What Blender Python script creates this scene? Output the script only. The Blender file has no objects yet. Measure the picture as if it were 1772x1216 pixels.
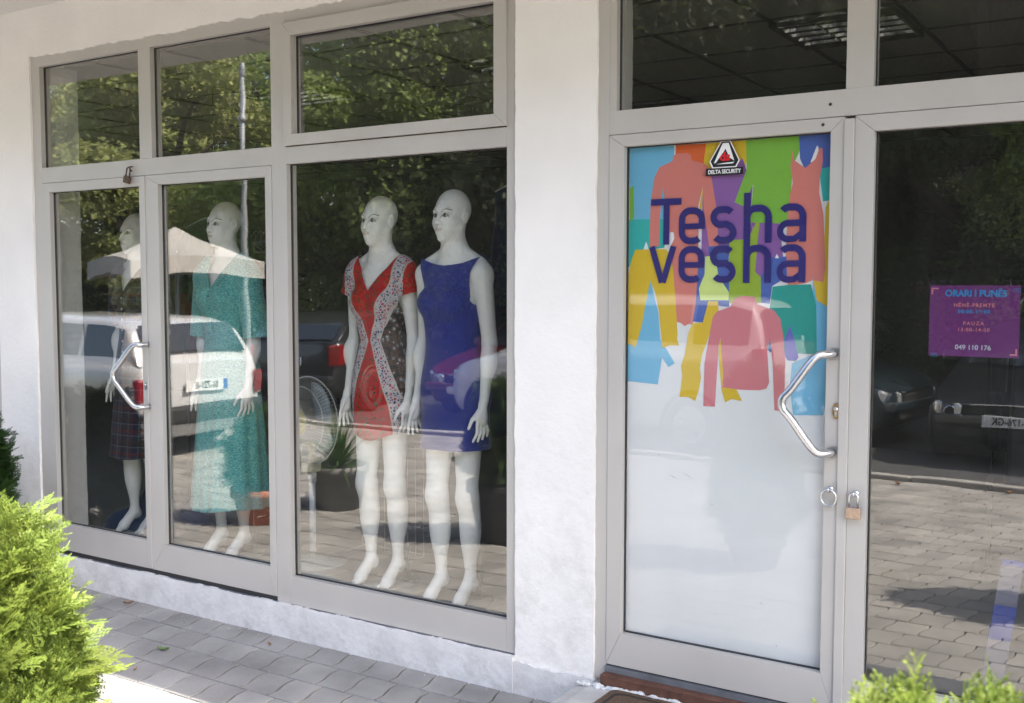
import bpy, bmesh, math, random
import numpy as np
from mathutils import Vector, Matrix, Euler
R = math.radians
random.seed(7); RNG = np.random.default_rng(11)
scene = bpy.context.scene
C = scene.collection
# ------------------------------------------------------------------ camera
CAM = Vector((0.0, -3.75, 1.744))
cd = bpy.data.cameras.new("camera"); cam = bpy.data.objects.new("camera", cd); C.objects.link(cam)
yaw, pitch, roll = R(32.458), R(3.762), R(0.054)
cam.matrix_world = (Matrix.Translation(CAM) @ Matrix.Rotation(yaw, 4, 'Z') @ Matrix.Rotation(R(90) - pitch, 4, 'X') @ Matrix.Rotation(roll, 4, 'Z'))
cd.sensor_width = 36.0; cd.lens = 1838.0 / 1772.0 * 36.0
cd.clip_start = 0.05; cd.clip_end = 500
cd.dof.use_dof = True; cd.dof.focus_distance = 4.6; cd.dof.aperture_fstop = 6.8
scene.camera = cam
# ------------------------------------------------------------------ world + sun
SUN = Vector((0.83, -0.20, 1.0)).normalized()      # direction towards the sun
elev = math.asin(SUN.z); az = math.atan2(SUN.x, SUN.y)
w = bpy.data.worlds.new("World"); scene.world = w; w.use_nodes = True
nt = w.node_tree; nt.nodes.clear()
sky = nt.nodes.new('ShaderNodeTexSky'); sky.sky_type = 'NISHITA'; sky.sun_disc = False
sky.sun_elevation = elev; sky.sun_rotation = az; sky.air_density = 1.0; sky.dust_density = 2.6; sky.ozone_density = 1.0
bg = nt.nodes.new('ShaderNodeBackground'); bg.inputs[1].default_value = 0.15
wo = nt.nodes.new('ShaderNodeOutputWorld')
nt.links.new(sky.outputs[0], bg.inputs[0]); nt.links.new(bg.outputs[0], wo.inputs[0])
sd = bpy.data.lights.new("sun", 'SUN'); sd.energy = 3.4; sd.angle = R(0.5); sd.color = (1.0, 0.94, 0.84)
so = bpy.data.objects.new("sun", sd); C.objects.link(so)
so.rotation_euler = SUN.to_track_quat('Z', 'Y').to_euler(); so.location = (6, -6, 12)
scene.view_settings.view_transform = 'Standard'; scene.view_settings.look = 'None'
scene.view_settings.gamma = 1.0; scene.view_settings.exposure = 2.42
scene.render.engine = 'CYCLES'
cy = scene.cycles
cy.use_denoising = True
try: cy.denoiser = 'OPENIMAGEDENOISE'
except Exception: pass
cy.max_bounces = 10; cy.transparent_max_bounces = 24; cy.glossy_bounces = 5; cy.diffuse_bounces = 5; cy.transmission_bounces = 4
cy.sample_clamp_indirect = 6.0; cy.caustics_reflective = False; cy.caustics_refractive = False
# ------------------------------------------------------------------ object helpers
def tag(o, label=None, cat=None, group=None, kind=None):
    if label: o['label'] = label
    if cat: o['category'] = cat
    if group: o['group'] = group
    if kind: o['kind'] = kind
    return o
def thing(name, label, cat, loc=(0, 0, 0), rz=0, group=None):
    o = bpy.data.objects.new(name, None); C.objects.link(o); o.empty_display_size = .1
    o.location = loc; o.rotation_euler = (0, 0, rz)
    return tag(o, label, cat, group)
def link(name, me, mats, parent=None, smooth=False):
    for m in (mats if isinstance(mats, (list, tuple)) else [mats]): me.materials.append(m)
    o = bpy.data.objects.new(name, me); C.objects.link(o); o.parent = parent
    if smooth: me.polygons.foreach_set('use_smooth', [True] * len(me.polygons))
    return o
def obj(name, bm, mats, parent=None, smooth=False, bevel=0):
    me = bpy.data.meshes.new(name); bm.normal_update(); bm.to_mesh(me); bm.free()
    o = link(name, me, mats, parent, smooth)
    if bevel:
        b = o.modifiers.new('bevel', 'BEVEL'); b.width = bevel; b.segments = 2; b.limit_method = 'ANGLE'; b.harden_normals = False
    return o
def pydata(name, v, f, mats, parent=None, smooth=False):
    me = bpy.data.meshes.new(name); me.from_pydata([tuple(map(float, p)) for p in v], [], [tuple(map(int, q)) for q in f]); me.update()
    return link(name, me, mats, parent, smooth)
def npmesh(name, V, F, mats, parent=None, smooth=False, col=None, mi=None):
    """V (n,3), F (m,k) fast mesh; col (n,3) optional point colours"""
    me = bpy.data.meshes.new(name); n, (m, k) = len(V), F.shape
    me.vertices.add(n); me.vertices.foreach_set('co', np.asarray(V, np.float32).ravel())
    me.loops.add(m * k); me.loops.foreach_set('vertex_index', F.astype(np.int32).ravel())
    me.polygons.add(m); me.polygons.foreach_set('loop_start', np.arange(0, m * k, k, dtype=np.int32))
    me.polygons.foreach_set('loop_total', np.full(m, k, np.int32))
    if mi is not None: me.polygons.foreach_set('material_index', np.asarray(mi, np.int32))
    me.update(calc_edges=True)
    if col is not None:
        a = me.color_attributes.new('tint', 'FLOAT_COLOR', 'POINT')
        c = np.ones((n, 4), np.float32); c[:, :3] = col; a.data.foreach_set('color', c.ravel())
    me.validate()
    if not smooth: me.polygons.foreach_set('use_smooth', [False] * len(me.polygons))
    return link(name, me, mats, parent, smooth)
def box(bm, x0, x1, y0, y1, z0, z1, mi=0, rot=None):
    vs = [bm.verts.new((x, y, z)) for x in (x0, x1) for y in (y0, y1) for z in (z0, z1)]
    if rot is not None:
        for v in vs: v.co = rot @ v.co
    for q in ((0, 1, 3, 2), (4, 6, 7, 5), (0, 4, 5, 1), (2, 3, 7, 6), (0, 2, 6, 4), (1, 5, 7, 3)):
        f = bm.faces.new([vs[i] for i in q]); f.material_index = mi
    return vs
def tube(bm, pts, rad, n=10, mi=0, cap=True):
    pts = [Vector(p) for p in pts]; rings = []
    rads = rad if isinstance(rad, (list, tuple)) else [rad] * len(pts)
    up = None
    for i, p in enumerate(pts):
        d = (pts[min(i + 1, len(pts) - 1)] - pts[max(i - 1, 0)]).normalized()
        if up is None: up = Vector((0, 0, 1)) if abs(d.z) < .9 else Vector((1, 0, 0))
        a = d.cross(up).normalized(); b = a.cross(d).normalized(); up = b
        rings.append([bm.verts.new(p + (a * math.cos(t) + b * math.sin(t)) * rads[i]) for t in [2 * math.pi * k / n for k in range(n)]])
    for r0, r1 in zip(rings, rings[1:]):
        for k in range(n):
            f = bm.faces.new((r0[k], r0[(k + 1) % n], r1[(k + 1) % n], r1[k])); f.material_index = mi; f.smooth = True
    if cap:
        for r, s in ((rings[0], 1), (rings[-1], -1)):
            f = bm.faces.new(r[::-s] if s == 1 else r[::1]); f.material_index = mi
def lathe(bm, prof, cx=0, cy=0, n=32, mi=0, axis='z', c0=0):
    rings = []
    for r, h in prof:
        ring = []
        for k in range(n):
            t = 2 * math.pi * k / n; a, b = r * math.cos(t), r * math.sin(t)
            ring.append(bm.verts.new((cx + a, cy + b, h) if axis == 'z' else (cx + a, h, cy + b) if axis == 'y' else (h, cx + a, cy + b)))
        rings.append(ring)
    for r0, r1 in zip(rings, rings[1:]):
        for k in range(n):
            f = bm.faces.new((r0[k], r0[(k + 1) % n], r1[(k + 1) % n], r1[k])); f.smooth = True; f.material_index = mi
    return rings
def prism(bm, poly, y0, y1, mi=0):
    """poly: list of (x,z) extruded between y0 and y1"""
    a = [bm.verts.new((x, y0, z)) for x, z in poly]; b = [bm.verts.new((x, y1, z)) for x, z in poly]
    f1 = bm.faces.new(a); f2 = bm.faces.new(b[::-1]); n = len(poly)
    fs = [f1, f2] + [bm.faces.new((a[i], b[i], b[(i + 1) % n], a[(i + 1) % n])) for i in range(n)]
    for f in fs: f.material_index = mi
    return fs
def copy_tree(o, parent=None):
    c = o.copy(); C.objects.link(c); c.parent = parent
    for ch in [x for x in bpy.data.objects if x.parent == o]: copy_tree(ch, c)
    return c
# ------------------------------------------------------------------ material helpers
def lin(r, g, b):
    f = lambda c: (c / 255 / 12.92 if c / 255 <= .04045 else ((c / 255 + .055) / 1.055) ** 2.4)
    return (f(r), f(g), f(b))
def mat(name, col, rough=.6, metal=0.0, spec=.5, noise=None, bump=None, sheen=0, coat=0, alpha=1, emit=None, coords='Object'):
    """noise=(scale, amount, detail) varies the colour; bump=(scale, strength, distance)"""
    m = bpy.data.materials.new(name); m.use_nodes = True; t = m.node_tree; b = t.nodes['Principled BSDF']
    b.inputs['Base Color'].default_value = (*col, 1); b.inputs['Roughness'].default_value = rough
    b.inputs['Metallic'].default_value = metal; b.inputs['Specular IOR Level'].default_value = spec
    if coat: b.inputs['Coat Weight'].default_value = coat; b.inputs['Coat Roughness'].default_value = .05
    if sheen: b.inputs['Sheen Weight'].default_value = sheen
    tc = t.nodes.new('ShaderNodeTexCoord')
    if noise:
        n = t.nodes.new('ShaderNodeTexNoise'); n.inputs['Scale'].default_value = noise[0]; n.inputs['Detail'].default_value = noise[2] if len(noise) > 2 else 4
        t.links.new(tc.outputs[coords], n.inputs['Vector'])
        r = t.nodes.new('ShaderNodeValToRGB'); a = noise[1]
        r.color_ramp.elements[0].position = .3; r.color_ramp.elements[1].position = .7
        r.color_ramp.elements[0].color = (*[c * (1 - a) for c in col], 1); r.color_ramp.elements[1].color = (*[min(1, c * (1 + a)) for c in col], 1)
        t.links.new(n.outputs['Fac'], r.inputs[0]); t.links.new(r.outputs[0], b.inputs['Base Color'])
    if bump:
        n = t.nodes.new('ShaderNodeTexNoise'); n.inputs['Scale'].default_value = bump[0]; n.inputs['Detail'].default_value = 6
        t.links.new(tc.outputs[coords], n.inputs['Vector'])
        bp = t.nodes.new('ShaderNodeBump'); bp.inputs['Strength'].default_value = bump[1]; bp.inputs['Distance'].default_value = bump[2]
        t.links.new(n.outputs['Fac'], bp.inputs['Height']); t.links.new(bp.outputs[0], b.inputs['Normal'])
    return m
def nodes(m): return m.node_tree, m.node_tree.nodes, m.node_tree.links, m.node_tree.nodes['Principled BSDF']
def glass_mat(name, r0=.08, tint=(.93, .95, .93), wob=.0, dust=.014):
    m = bpy.data.materials.new(name); m.use_nodes = True; t = m.node_tree; t.nodes.clear()
    out = t.nodes.new('ShaderNodeOutputMaterial'); mix = t.nodes.new('ShaderNodeMixShader')
    tr = t.nodes.new('ShaderNodeBsdfTransparent'); tr.inputs[0].default_value = (*tint, 1)
    gl = t.nodes.new('ShaderNodeBsdfGlossy'); gl.inputs['Roughness'].default_value = 0.0; gl.inputs[0].default_value = (1, .97, .93, 1)
    lw = t.nodes.new('ShaderNodeLayerWeight'); lw.inputs[0].default_value = .5
    pw = t.nodes.new('ShaderNodeMath'); pw.operation = 'POWER'; pw.inputs[1].default_value = 4.0
    ma = t.nodes.new('ShaderNodeMath'); ma.operation = 'MULTIPLY_ADD'; ma.inputs[1].default_value = .8; ma.inputs[2].default_value = r0; ma.use_clamp = True
    t.links.new(lw.outputs['Facing'], pw.inputs[0]); t.links.new(pw.outputs[0], ma.inputs[0]); t.links.new(ma.outputs[0], mix.inputs[0])
    t.links.new(tr.outputs[0], mix.inputs[1]); t.links.new(gl.outputs[0], mix.inputs[2]); du = t.nodes.new('ShaderNodeBsdfDiffuse'); du.inputs[0].default_value = (.62, .60, .56, 1); m2 = t.nodes.new('ShaderNodeMixShader')
    ge = t.nodes.new('ShaderNodeNewGeometry'); mp = t.nodes.new('ShaderNodeMapping'); mp.inputs['Scale'].default_value = (5, 5, 1.6); t.links.new(ge.outputs['Position'], mp.inputs[0])
    dn = t.nodes.new('ShaderNodeTexNoise'); dn.inputs['Scale'].default_value = 1.7; dn.inputs['Detail'].default_value = 10; dn.inputs['Roughness'].default_value = .68; t.links.new(mp.outputs[0], dn.inputs['Vector'])
    dr = t.nodes.new('ShaderNodeMapRange'); dr.inputs[1].default_value = .35; dr.inputs[2].default_value = .75; dr.inputs[3].default_value = dust * .35; dr.inputs[4].default_value = dust; t.links.new(dn.outputs['Fac'], dr.inputs[0])
    t.links.new(dr.outputs[0], m2.inputs[0]); t.links.new(mix.outputs[0], m2.inputs[1]); t.links.new(du.outputs[0], m2.inputs[2]); t.links.new(m2.outputs[0], out.inputs[0])
    if wob:
        g = t.nodes.new('ShaderNodeNewGeometry'); n = t.nodes.new('ShaderNodeTexNoise'); n.inputs['Scale'].default_value = 2.3; n.inputs['Detail'].default_value = 1.5
        b = t.nodes.new('ShaderNodeBump'); b.inputs['Strength'].default_value = 1; b.inputs['Distance'].default_value = wob
        t.links.new(g.outputs['Position'], n.inputs['Vector']); t.links.new(n.outputs['Fac'], b.inputs['Height']); t.links.new(b.outputs[0], gl.inputs['Normal'])
    return m
def tint_mat(name, rough=.6, trans=0.0, spec=.3, bump=None):
    """colour comes from the mesh's per-clump tint attribute (leaf to leaf variation)"""
    m = bpy.data.materials.new(name); m.use_nodes = True; t, N, L, b = nodes(m)
    a = N.new('ShaderNodeAttribute'); a.attribute_name = 'tint'
    L.new(a.outputs['Color'], b.inputs['Base Color']); b.inputs['Roughness'].default_value = rough; b.inputs['Specular IOR Level'].default_value = spec
    if trans:
        tl = N.new('ShaderNodeBsdfTranslucent'); L.new(a.outputs['Color'], tl.inputs[0]); mx = N.new('ShaderNodeMixShader'); mx.inputs[0].default_value = trans
        L.new(b.outputs[0], mx.inputs[1]); L.new(tl.outputs[0], mx.inputs[2]); L.new(mx.outputs[0], N['Material Output'].inputs[0])
    return m
M = {}
M['plaster'] = mat('plaster', (.80, .768, .735), .85, spec=.2, noise=(1.6, .07, 8), bump=(42, .55, .005))
M['plinth'] = mat('plinth_plaster', (.67, .655, .64), .9, spec=.2, noise=(7, .10, 8), bump=(30, .5, .010))
def grime(m, z0, z1, amt=.35, sc=9):
    """splash dirt: blotchy stains on the lowest part of the wall, a pattern of its own"""
    t, N, L, P = nodes(m); src = P.inputs['Base Color'].links[0].from_socket; g = N.new('ShaderNodeNewGeometry'); sx = N.new('ShaderNodeSeparateXYZ'); L.new(g.outputs['Position'], sx.inputs[0])
    mr = N.new('ShaderNodeMapRange'); mr.inputs[1].default_value = z0; mr.inputs[2].default_value = z1; mr.inputs[3].default_value = 1; mr.inputs[4].default_value = 0; L.new(sx.outputs[2], mr.inputs[0])
    n = N.new('ShaderNodeTexNoise'); n.inputs['Scale'].default_value = sc; n.inputs['Detail'].default_value = 9; n.inputs['Roughness'].default_value = .7; L.new(g.outputs['Position'], n.inputs['Vector'])
    r = N.new('ShaderNodeValToRGB'); r.color_ramp.elements[0].position = .46; r.color_ramp.elements[1].position = .66; L.new(n.outputs['Fac'], r.inputs[0])
    mu = N.new('ShaderNodeMath'); mu.operation = 'MULTIPLY'; L.new(mr.outputs[0], mu.inputs[0]); L.new(r.outputs[0], mu.inputs[1]); m2 = N.new('ShaderNodeMath'); m2.operation = 'MULTIPLY'; m2.inputs[1].default_value = amt; L.new(mu.outputs[0], m2.inputs[0])
    mx = N.new('ShaderNodeMix'); mx.data_type = 'RGBA'; mx.inputs[7].default_value = (.28, .25, .21, 1); L.new(m2.outputs[0], mx.inputs[0]); L.new(src, mx.inputs[6]); L.new(mx.outputs[2], P.inputs['Base Color'])
grime(M['plaster'], .1, 1.3, .30); grime(M['plinth'], -.05, .20, .42, 16)
M['soffit'] = mat('soffit_paint', (.62, .60, .57), .9, spec=.2, noise=(1, .05, 4))
M['alu'] = mat('champagne_aluminium', (.49, .463, .432), .42, .12, noise=(2.2, .05, 5), bump=(300, .05, .0004))
M['primer'] = mat('grey_primer', (.40, .385, .37), .8, noise=(9, .08, 5))
M['gasket'] = mat('black_gasket', (.02, .02, .022), .6)
M['steel'] = mat('brushed_steel', (.62, .62, .64), .26, .95, bump=(160, .06, .0006))
M['sill'] = mat('grey_sill', (.16, .17, .19), .5, .3, noise=(12, .2, 5))
M['brass'] = mat('worn_brass', (.42, .30, .14), .38, .85, noise=(60, .3, 4))
M['rust'] = mat('rusty_iron', (.10, .065, .045), .8, .3, noise=(80, .4, 5), bump=(160, .4, .002))
M['glass'] = glass_mat('window_glass', .105, (.95, .955, .945), .0009)
M['filmglass'] = glass_mat('film_backed_glass', .030, (.97, .975, .97), .0009)
M['rubber'] = mat('rubber', (.025, .025, .027), .8)
# ================================================================== building
GX = [-8.30, -6.03]
building = thing('shop_building', 'white plastered shop front with aluminium framed glazing', 'building')
FT = 3.0       # top of the glazing
def jag(a, b, step, amp, seed):
    r = random.Random(seed); n = max(2, int(abs(b - a) / step)); out = []; o = 0
    for i in range(n + 1):
        o = o * .72 + r.uniform(-amp, amp) * .6
        out.append((a + (b - a) * i / n, o))
    return out
def wall(name, x0, x1, z0, z1, y0, y1, m, jl=0, jr=0, jb=0, jt=0, seed=1, parent=building):
    pl = []
    bot = jag(x0, x1, .02, jb, seed) if jb else [(x0, 0), (x1, 0)]
    rgt = jag(z0, z1, .02, jr, seed + 1) if jr else [(z0, 0), (z1, 0)]
    top = jag(x1, x0, .02, jt, seed + 2) if jt else [(x1, 0), (x0, 0)]
    lft = jag(z1, z0, .02, jl, seed + 3) if jl else [(z1, 0), (z0, 0)]
    pl += [(x, z0 + o) for x, o in bot[:-1]] + [(x1 + o, z) for z, o in rgt[:-1]] + [(x, z1 + o) for x, o in top[:-1]] + [(x0 + o, z) for z, o in lft[:-1]]
    bm = bmesh.new(); prism(bm, pl, y0, y1)
    bmesh.ops.recalc_face_normals(bm, faces=bm.faces[:])
    return obj(name, bm, m, parent)
SOF = 3.30
wall('lintel', -12, 4.0, 3.022, SOF, -.014, .22, M['plaster'], jb=.008, seed=3)
wall('column', -2.362, -1.985, -.02, 3.03, -.013, .30, M['plaster'], jl=.0035, jr=.0025, seed=9)
wall('column', -6.035, -5.668, -.02, 3.03, -.013, .30, M['plaster'], jl=.0025, jr=.0035, seed=19)
wall('column', -10.2, -9.8, -.02, 3.03, -.012, .30, M['plaster'], seed=29)
wall('column', 1.75, 2.15, -.02, 3.03, -.012, .30, M['plaster'], seed=39)
# plinths
wall('plinth', -5.668, -2.361, -.03, .158, -.034, .25, M['plinth'], jt=.0035, seed=5)
wall('plinth', -9.8, -6.036, -.03, .158, -.034, .25, M['plinth'], jt=.0035, seed=6)
wall('plinth', -1.984, 1.75, -.03, .134, .006, .25, M['plinth'], seed=7)
wall('plinth_foot', -2.375, -1.975, -.03, .135, -.030, -.0135, M['plinth'], jt=.010, jl=.004, jr=.006, seed=15)
# soffit / balcony slab and upper storey
bm = bmesh.new(); box(bm, -12.3, 5, -1.46, .21, SOF + .001, 3.52); obj('balcony_slab', bm, M['soffit'], building)
bm = bmesh.new(); box(bm, -12, 4.6, -1.2, 6.5, 3.521, 6.6); obj('upper_storey', bm, M['plaster'], building)
bm = bmesh.new(); box(bm, -12, 4, 6.2, 6.4, 0, 3.5); box(bm, -12.2, -12.001, -.0, 6.4, 0, 3.29); box(bm, 4.001, 4.2, 0, 6.4, 0, 3.29)
M['inwall'] = mat('interior_wall_paint', (.09, .085, .078), .9, noise=(1.5, .1))
obj('interior_wall', bm, M['inwall'], building)
M['infloor'] = mat('shop_floor_tile', (.20, .195, .19), .35, noise=(3, .15))
bm = bmesh.new(); box(bm, -12, 4, .065, 6.2, .10, .225); obj('shop_floor', bm, M['infloor'], building)
M['ceil'] = mat('ceiling_tile', (.25, .24, .215), .95, noise=(60, .06, 4))
bm = bmesh.new(); box(bm, -12, 4, .21, 6.2, 3.0, 3.02); obj('ceiling', bm, M['ceil'], building)
M['tbar'] = mat('ceiling_rail', (.075, .07, .065), .7)
bm = bmesh.new()
k = -20
for i in range(-18, 10):
    x = -1.75 + .6 * i
    if -12 < x < 4: box(bm, x - .011, x + .011, .21, 6.2, 2.992, 2.9995)
for j in range(11):
    y = .68 + .6 * (j - 1) + .6
    y = .08 + .6 * (j + 1)
    box(bm, -12, 4, y - .008, y + .008, 2.9925, 2.9992)
obj('ceiling_grid', bm, M['tbar'], building)
# doorstep
M['concrete'] = mat('pale_concrete', (.44, .43, .41), .9, noise=(9, .15, 8), bump=(70, .5, .004))
bm = bmesh.new()
prof = [(-2.10, -.03), (-2.075, .075), (-2.03, .115), (-1.97, .128), (1.75, .130), (1.75, -.03)]
fs = prism(bm, prof, -.74, .004); bmesh.ops.recalc_face_normals(bm, faces=bm.faces[:])
obj('doorstep', bm, M['concrete'], building, bevel=.012)
M['terra'] = mat('terracotta_tile', (.10, .042, .026), .7, noise=(25, .35, 6))
bm = bmesh.new(); box(bm, -1.935, 1.75, -.052, .003, .1305, .176); obj('threshold_tile', bm, M['terra'], building, bevel=.004)
M['mortar'] = mat('white_mortar', (.62, .62, .62), .95, noise=(40, .15, 6), bump=(90, 1, .008))
bm = bmesh.new(); r = random.Random(4)
x = -2.02
while x < .3:                      # crumbly mortar bead along the threshold
    s = r.uniform(.010, .022)
    q = bmesh.ops.create_icosphere(bm, subdivisions=2, radius=s, matrix=Matrix.Translation((x, -.066 + r.uniform(-.010, .008), .131 + r.uniform(-.002, .006))))
    for v in q['verts']: v.co += Vector((r.uniform(-1, 1), r.uniform(-1, 1), r.uniform(-1, 1))) * .0022; v.co.z = .13 + (v.co.z - .13) * .6
    x += r.uniform(.007, .017)
obj('mortar_bead', bm, M['mortar'], building, smooth=True)

# ---- aluminium fixed frame members
def mem(bm, x0, x1, z0, z1, y0=0.0, y1=.07): box(bm, x0, x1, y0, y1, z0, z1)
def frame_ring(bm, X0, X1, Z0, Z1, l, r_, t, b, y0, y1, mi=0, g=.0006):
    """mitred frame: outer rect, member widths l r t b"""
    O = [(X0, Z0), (X1, Z0), (X1, Z1), (X0, Z1)]; I = [(X0 + l, Z0 + b), (X1 - r_, Z0 + b), (X1 - r_, Z1 - t), (X0 + l, Z1 - t)]
    for i in range(4):
        j = (i + 1) % 4
        q = [Vector(O[i]), Vector(O[j]), Vector(I[j]), Vector(I[i])]; d = (q[1] - q[0]).normalized()
        q[0] += d * g; q[1] -= d * g; q[2] -= d * g; q[3] += d * g
        prism(bm, [tuple(v) for v in q], y0, y1, mi)
def pane(X0, X1, Z0, Z1, y, parent, name='pane', gm='glass'):
    bm = bmesh.new(); box(bm, X0 - .004, X1 + .004, y, y + .005, Z0 - .004, Z1 + .004); return obj(name, bm, M[gm], parent)
def gasket(X0, X1, Z0, Z1, y, parent):
    bm = bmesh.new(); frame_ring(bm, X0 - .001, X1 + .001, Z0 - .001, Z1 + .001, .005, .005, .005, .005, y - .003, y + .009); return obj('gasket', bm, M['gasket'], parent)
def windowset(nm, X0, X1, Z0, Z1, y=.032):
    """a fixed pane between frame members, with its gasket"""
    p = pane(X0, X1, Z0, Z1, y, building, nm); gasket(X0, X1, Z0, Z1, y, p); return p
def inner(bm, X0, X1, Z0, Z1): frame_ring(bm, X0, X1, Z0, Z1, .018, .018, .018, .018, .045, .07)
bm = bmesh.new()
# left bay
mem(bm, -5.668, -5.592, .160, FT + .05)                 # left jamb
mem(bm, -5.5915, -4.732, 2.967, FT + .05); mem(bm, -4.7315, -4.636, 2.3935, FT + .05); mem(bm, -4.6355, -3.764, 2.967, FT + .05)
mem(bm, -3.7635, -3.668, .160, FT + .05)
mem(bm, -3.6675, -2.412, 2.969, FT + .05)
mem(bm, -2.4115, -2.350, .160, FT + .05)
mem(bm, -5.5915, -3.764, 2.305, 2.393)
mem(bm, -3.6675, -2.412, 2.305, 2.385)
mem(bm, -3.6675, -2.412, .160, .300)
# right bay
mem(bm, -1.987, -1.934, .135, FT + .05); mem(bm, -1.9335, -1.905, 2.4085, FT + .05); mem(bm, -1.9045, 1.75, 2.967, FT + .05)
mem(bm, -1.022, -.930, 2.4085, 2.9665); mem(bm, -.0, .09, 2.4085, 2.9665); mem(bm, .9, .99, 2.4085, 2.9665)
mem(bm, -1.9335, 1.75, 2.316, 2.408)
mem(bm, .03, .10, .205, 2.3155); mem(bm, 1.66, 1.75, .205, 2.3155)
# far left bay
mem(bm, -6.11, -6.036, .16, FT + .05); mem(bm, -9.8, -6.1105, 2.95, FT + .05); mem(bm, -9.8, -6.1105, 2.305, 2.40); mem(bm, -9.8, -6.1105, .16, .30); mem(bm, -7.9, -7.82, .3005, 2.3045); mem(bm, -7.9, -7.82, 2.4005, 2.9495)
obj('window_frame', bm, M['alu'], building, bevel=.0012)
bm = bmesh.new(); box(bm, -5.668, -2.35, -.006, .06, .1605 - .022, .1590); box(bm, -1.934, 1.75, -.012, .06, .1765, .200); obj('sill_strip', bm, M['sill'], building)
for a in ((-5.592, -4.732, 2.394, 2.967), (-4.636, -3.764, 2.394, 2.967), (-1.905, -1.022, 2.409, 2.967), (-.930, .0, 2.409, 2.967), (.09, .9, 2.409, 2.967), (.99, 1.75, 2.409, 2.967), (-7.82, -6.11, 2.401, 2.949), (-9.8, -7.9, 2.401, 2.949)):
    windowset('transom_window', *a)
for a in ((-3.668, -2.412, .3005, 2.3045), (-7.82, -6.11, .301, 2.304), (-9.8, -7.9, .301, 2.304), (.10, 1.66, .345, 2.26)):
    windowset('shop_window', *a)
# opening sash over the display window
bm = bmesh.new(); frame_ring(bm, -3.672, -2.408, 2.389, 2.965, .056, .060, .062, .052, -.016, -.0006)
frame_ring(bm, -3.660, -2.42, 2.40, 2.955, .045, .048, .05, .04, .0, .05)
sash = obj('sash_window', bm, M['alu'], building, bevel=.0012)
pane(-3.616, -2.468, 2.441, 2.903, .026, sash); gasket(-3.616, -2.468, 2.441, 2.903, .026, sash)
# doors ------------------------------------------------------------
def door(X0, X1, Z0, Z1, l, r_, t, b, gm='glass', name='glass_door', parent=building):
    bm = bmesh.new(); frame_ring(bm, X0, X1, Z0, Z1, l, r_, t, b, -.004, .05)
    d = obj(name, bm, M['alu'], parent, bevel=.0012)
    pane(X0 + l, X1 - r_, Z0 + b, Z1 - t, .026, d, gm=gm); gasket(X0 + l, X1 - r_, Z0 + b, Z1 - t, .026, d)
    return d
dA = door(-5.590, -4.700, .184, 2.303, .068, .040, .052, .154)
dB = door(-4.696, -3.765, .184, 2.303, .106, .042, .052, .146)
dC = door(-1.932, -1.022, .206, 2.3135, .064, .048, .046, .135, 'filmglass')
dD = door(-.987, .029, .206, 2.3135, .066, .06, .056, .135)
bm = bmesh.new(); box(bm, -1.0215, -.9875, -.012, .04, .206, 2.305); obj('astragal', bm, M['alu'], dC, bevel=.002)
bm = bmesh.new(); box(bm, -4.727, -4.690, -.010, -.0045, .19, 2.30); obj('astragal', bm, M['alu'], dA, bevel=.002)
for q in ((-5.59, -3.765, .002, .06, .1605, .1825), (-1.931, .029, .004, .06, .2005, .2045), (-5.59, -3.765, .012, .05, 2.3035, 2.3046)):
    bm = bmesh.new(); box(bm, *q); obj('door_gap', bm, M['gasket'], building)
def handle(x, zt, zb, parent):
    bm = bmesh.new(); zm = (zt + zb) / 2
    key = [(x, -.004, zt), (x - .012, -.045, zt), (x - .05, -.07, zt - .012), (x - .12, -.104, zm + .055), (x - .148, -.112, zm + .018), (x - .148, -.112, zm - .018), (x - .12, -.104, zm - .055), (x - .05, -.07, zb + .012), (x - .012, -.045, zb), (x, -.004, zb)]
    P = [Vector(k) for k in key]; pts = []
    for i in range(len(P) - 1):
        p0, p1, p2, p3 = P[max(i - 1, 0)], P[i], P[i + 1], P[min(i + 2, len(P) - 1)]
        for s in range(6):
            t = s / 6; pts.append(.5 * ((2 * p1) + (p2 - p0) * t + (2 * p0 - 5 * p1 + 4 * p2 - p3) * t * t + (3 * p1 - p0 - 3 * p2 + p3) * t ** 3))
    pts.append(P[-1]); tube(bm, pts, .0145, 14)
    for z in (zt, zb): lathe(bm, [(.021, -.010), (.021, -.0045)], x, z, 20, axis='y')
    return obj('handle', bm, M['steel'], parent)
handle(-1.040, 1.492, 1.144, dC); handle(-4.695, 1.406, 1.072, dA)
def lock(x, z, parent, s=1):
    bm = bmesh.new(); prism(bm, [(x + .014 * s * math.cos(t) , z + .03 * s * math.sin(t) * (1 if abs(math.sin(t)) < .9 else .96)) for t in [2 * math.pi * k / 20 for k in range(20)]], -.010, -.0045)
    o = obj('lock_plate', bm, M['brass'], parent, bevel=.001)
    bm = bmesh.new(); lathe(bm, [(.0005, -.016), (.008, -.016), (.008, -.0105)], x, z + .008, 14, axis='y'); box(bm, x - .004, x + .004, -.0155, -.0105, z - .018, z + .002)
    obj('key_cylinder', bm, M['steel'], o)
lock(-1.030, 1.291, dC); lock(-4.712, 1.181, dA, .8)
for x, z in ((-1.074, 2.360), (-1.097, 2.291)):
    bm = bmesh.new(); y0 = -.0062 if z < 2.31 else -.0022
    lathe(bm, [(.0002, y0), (.0055, y0), (.0055, y0 + .0016)], x, z, 14, axis='y'); obj('screw_hole', bm, M['gasket'], dC if z < 2.31 else building)
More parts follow.
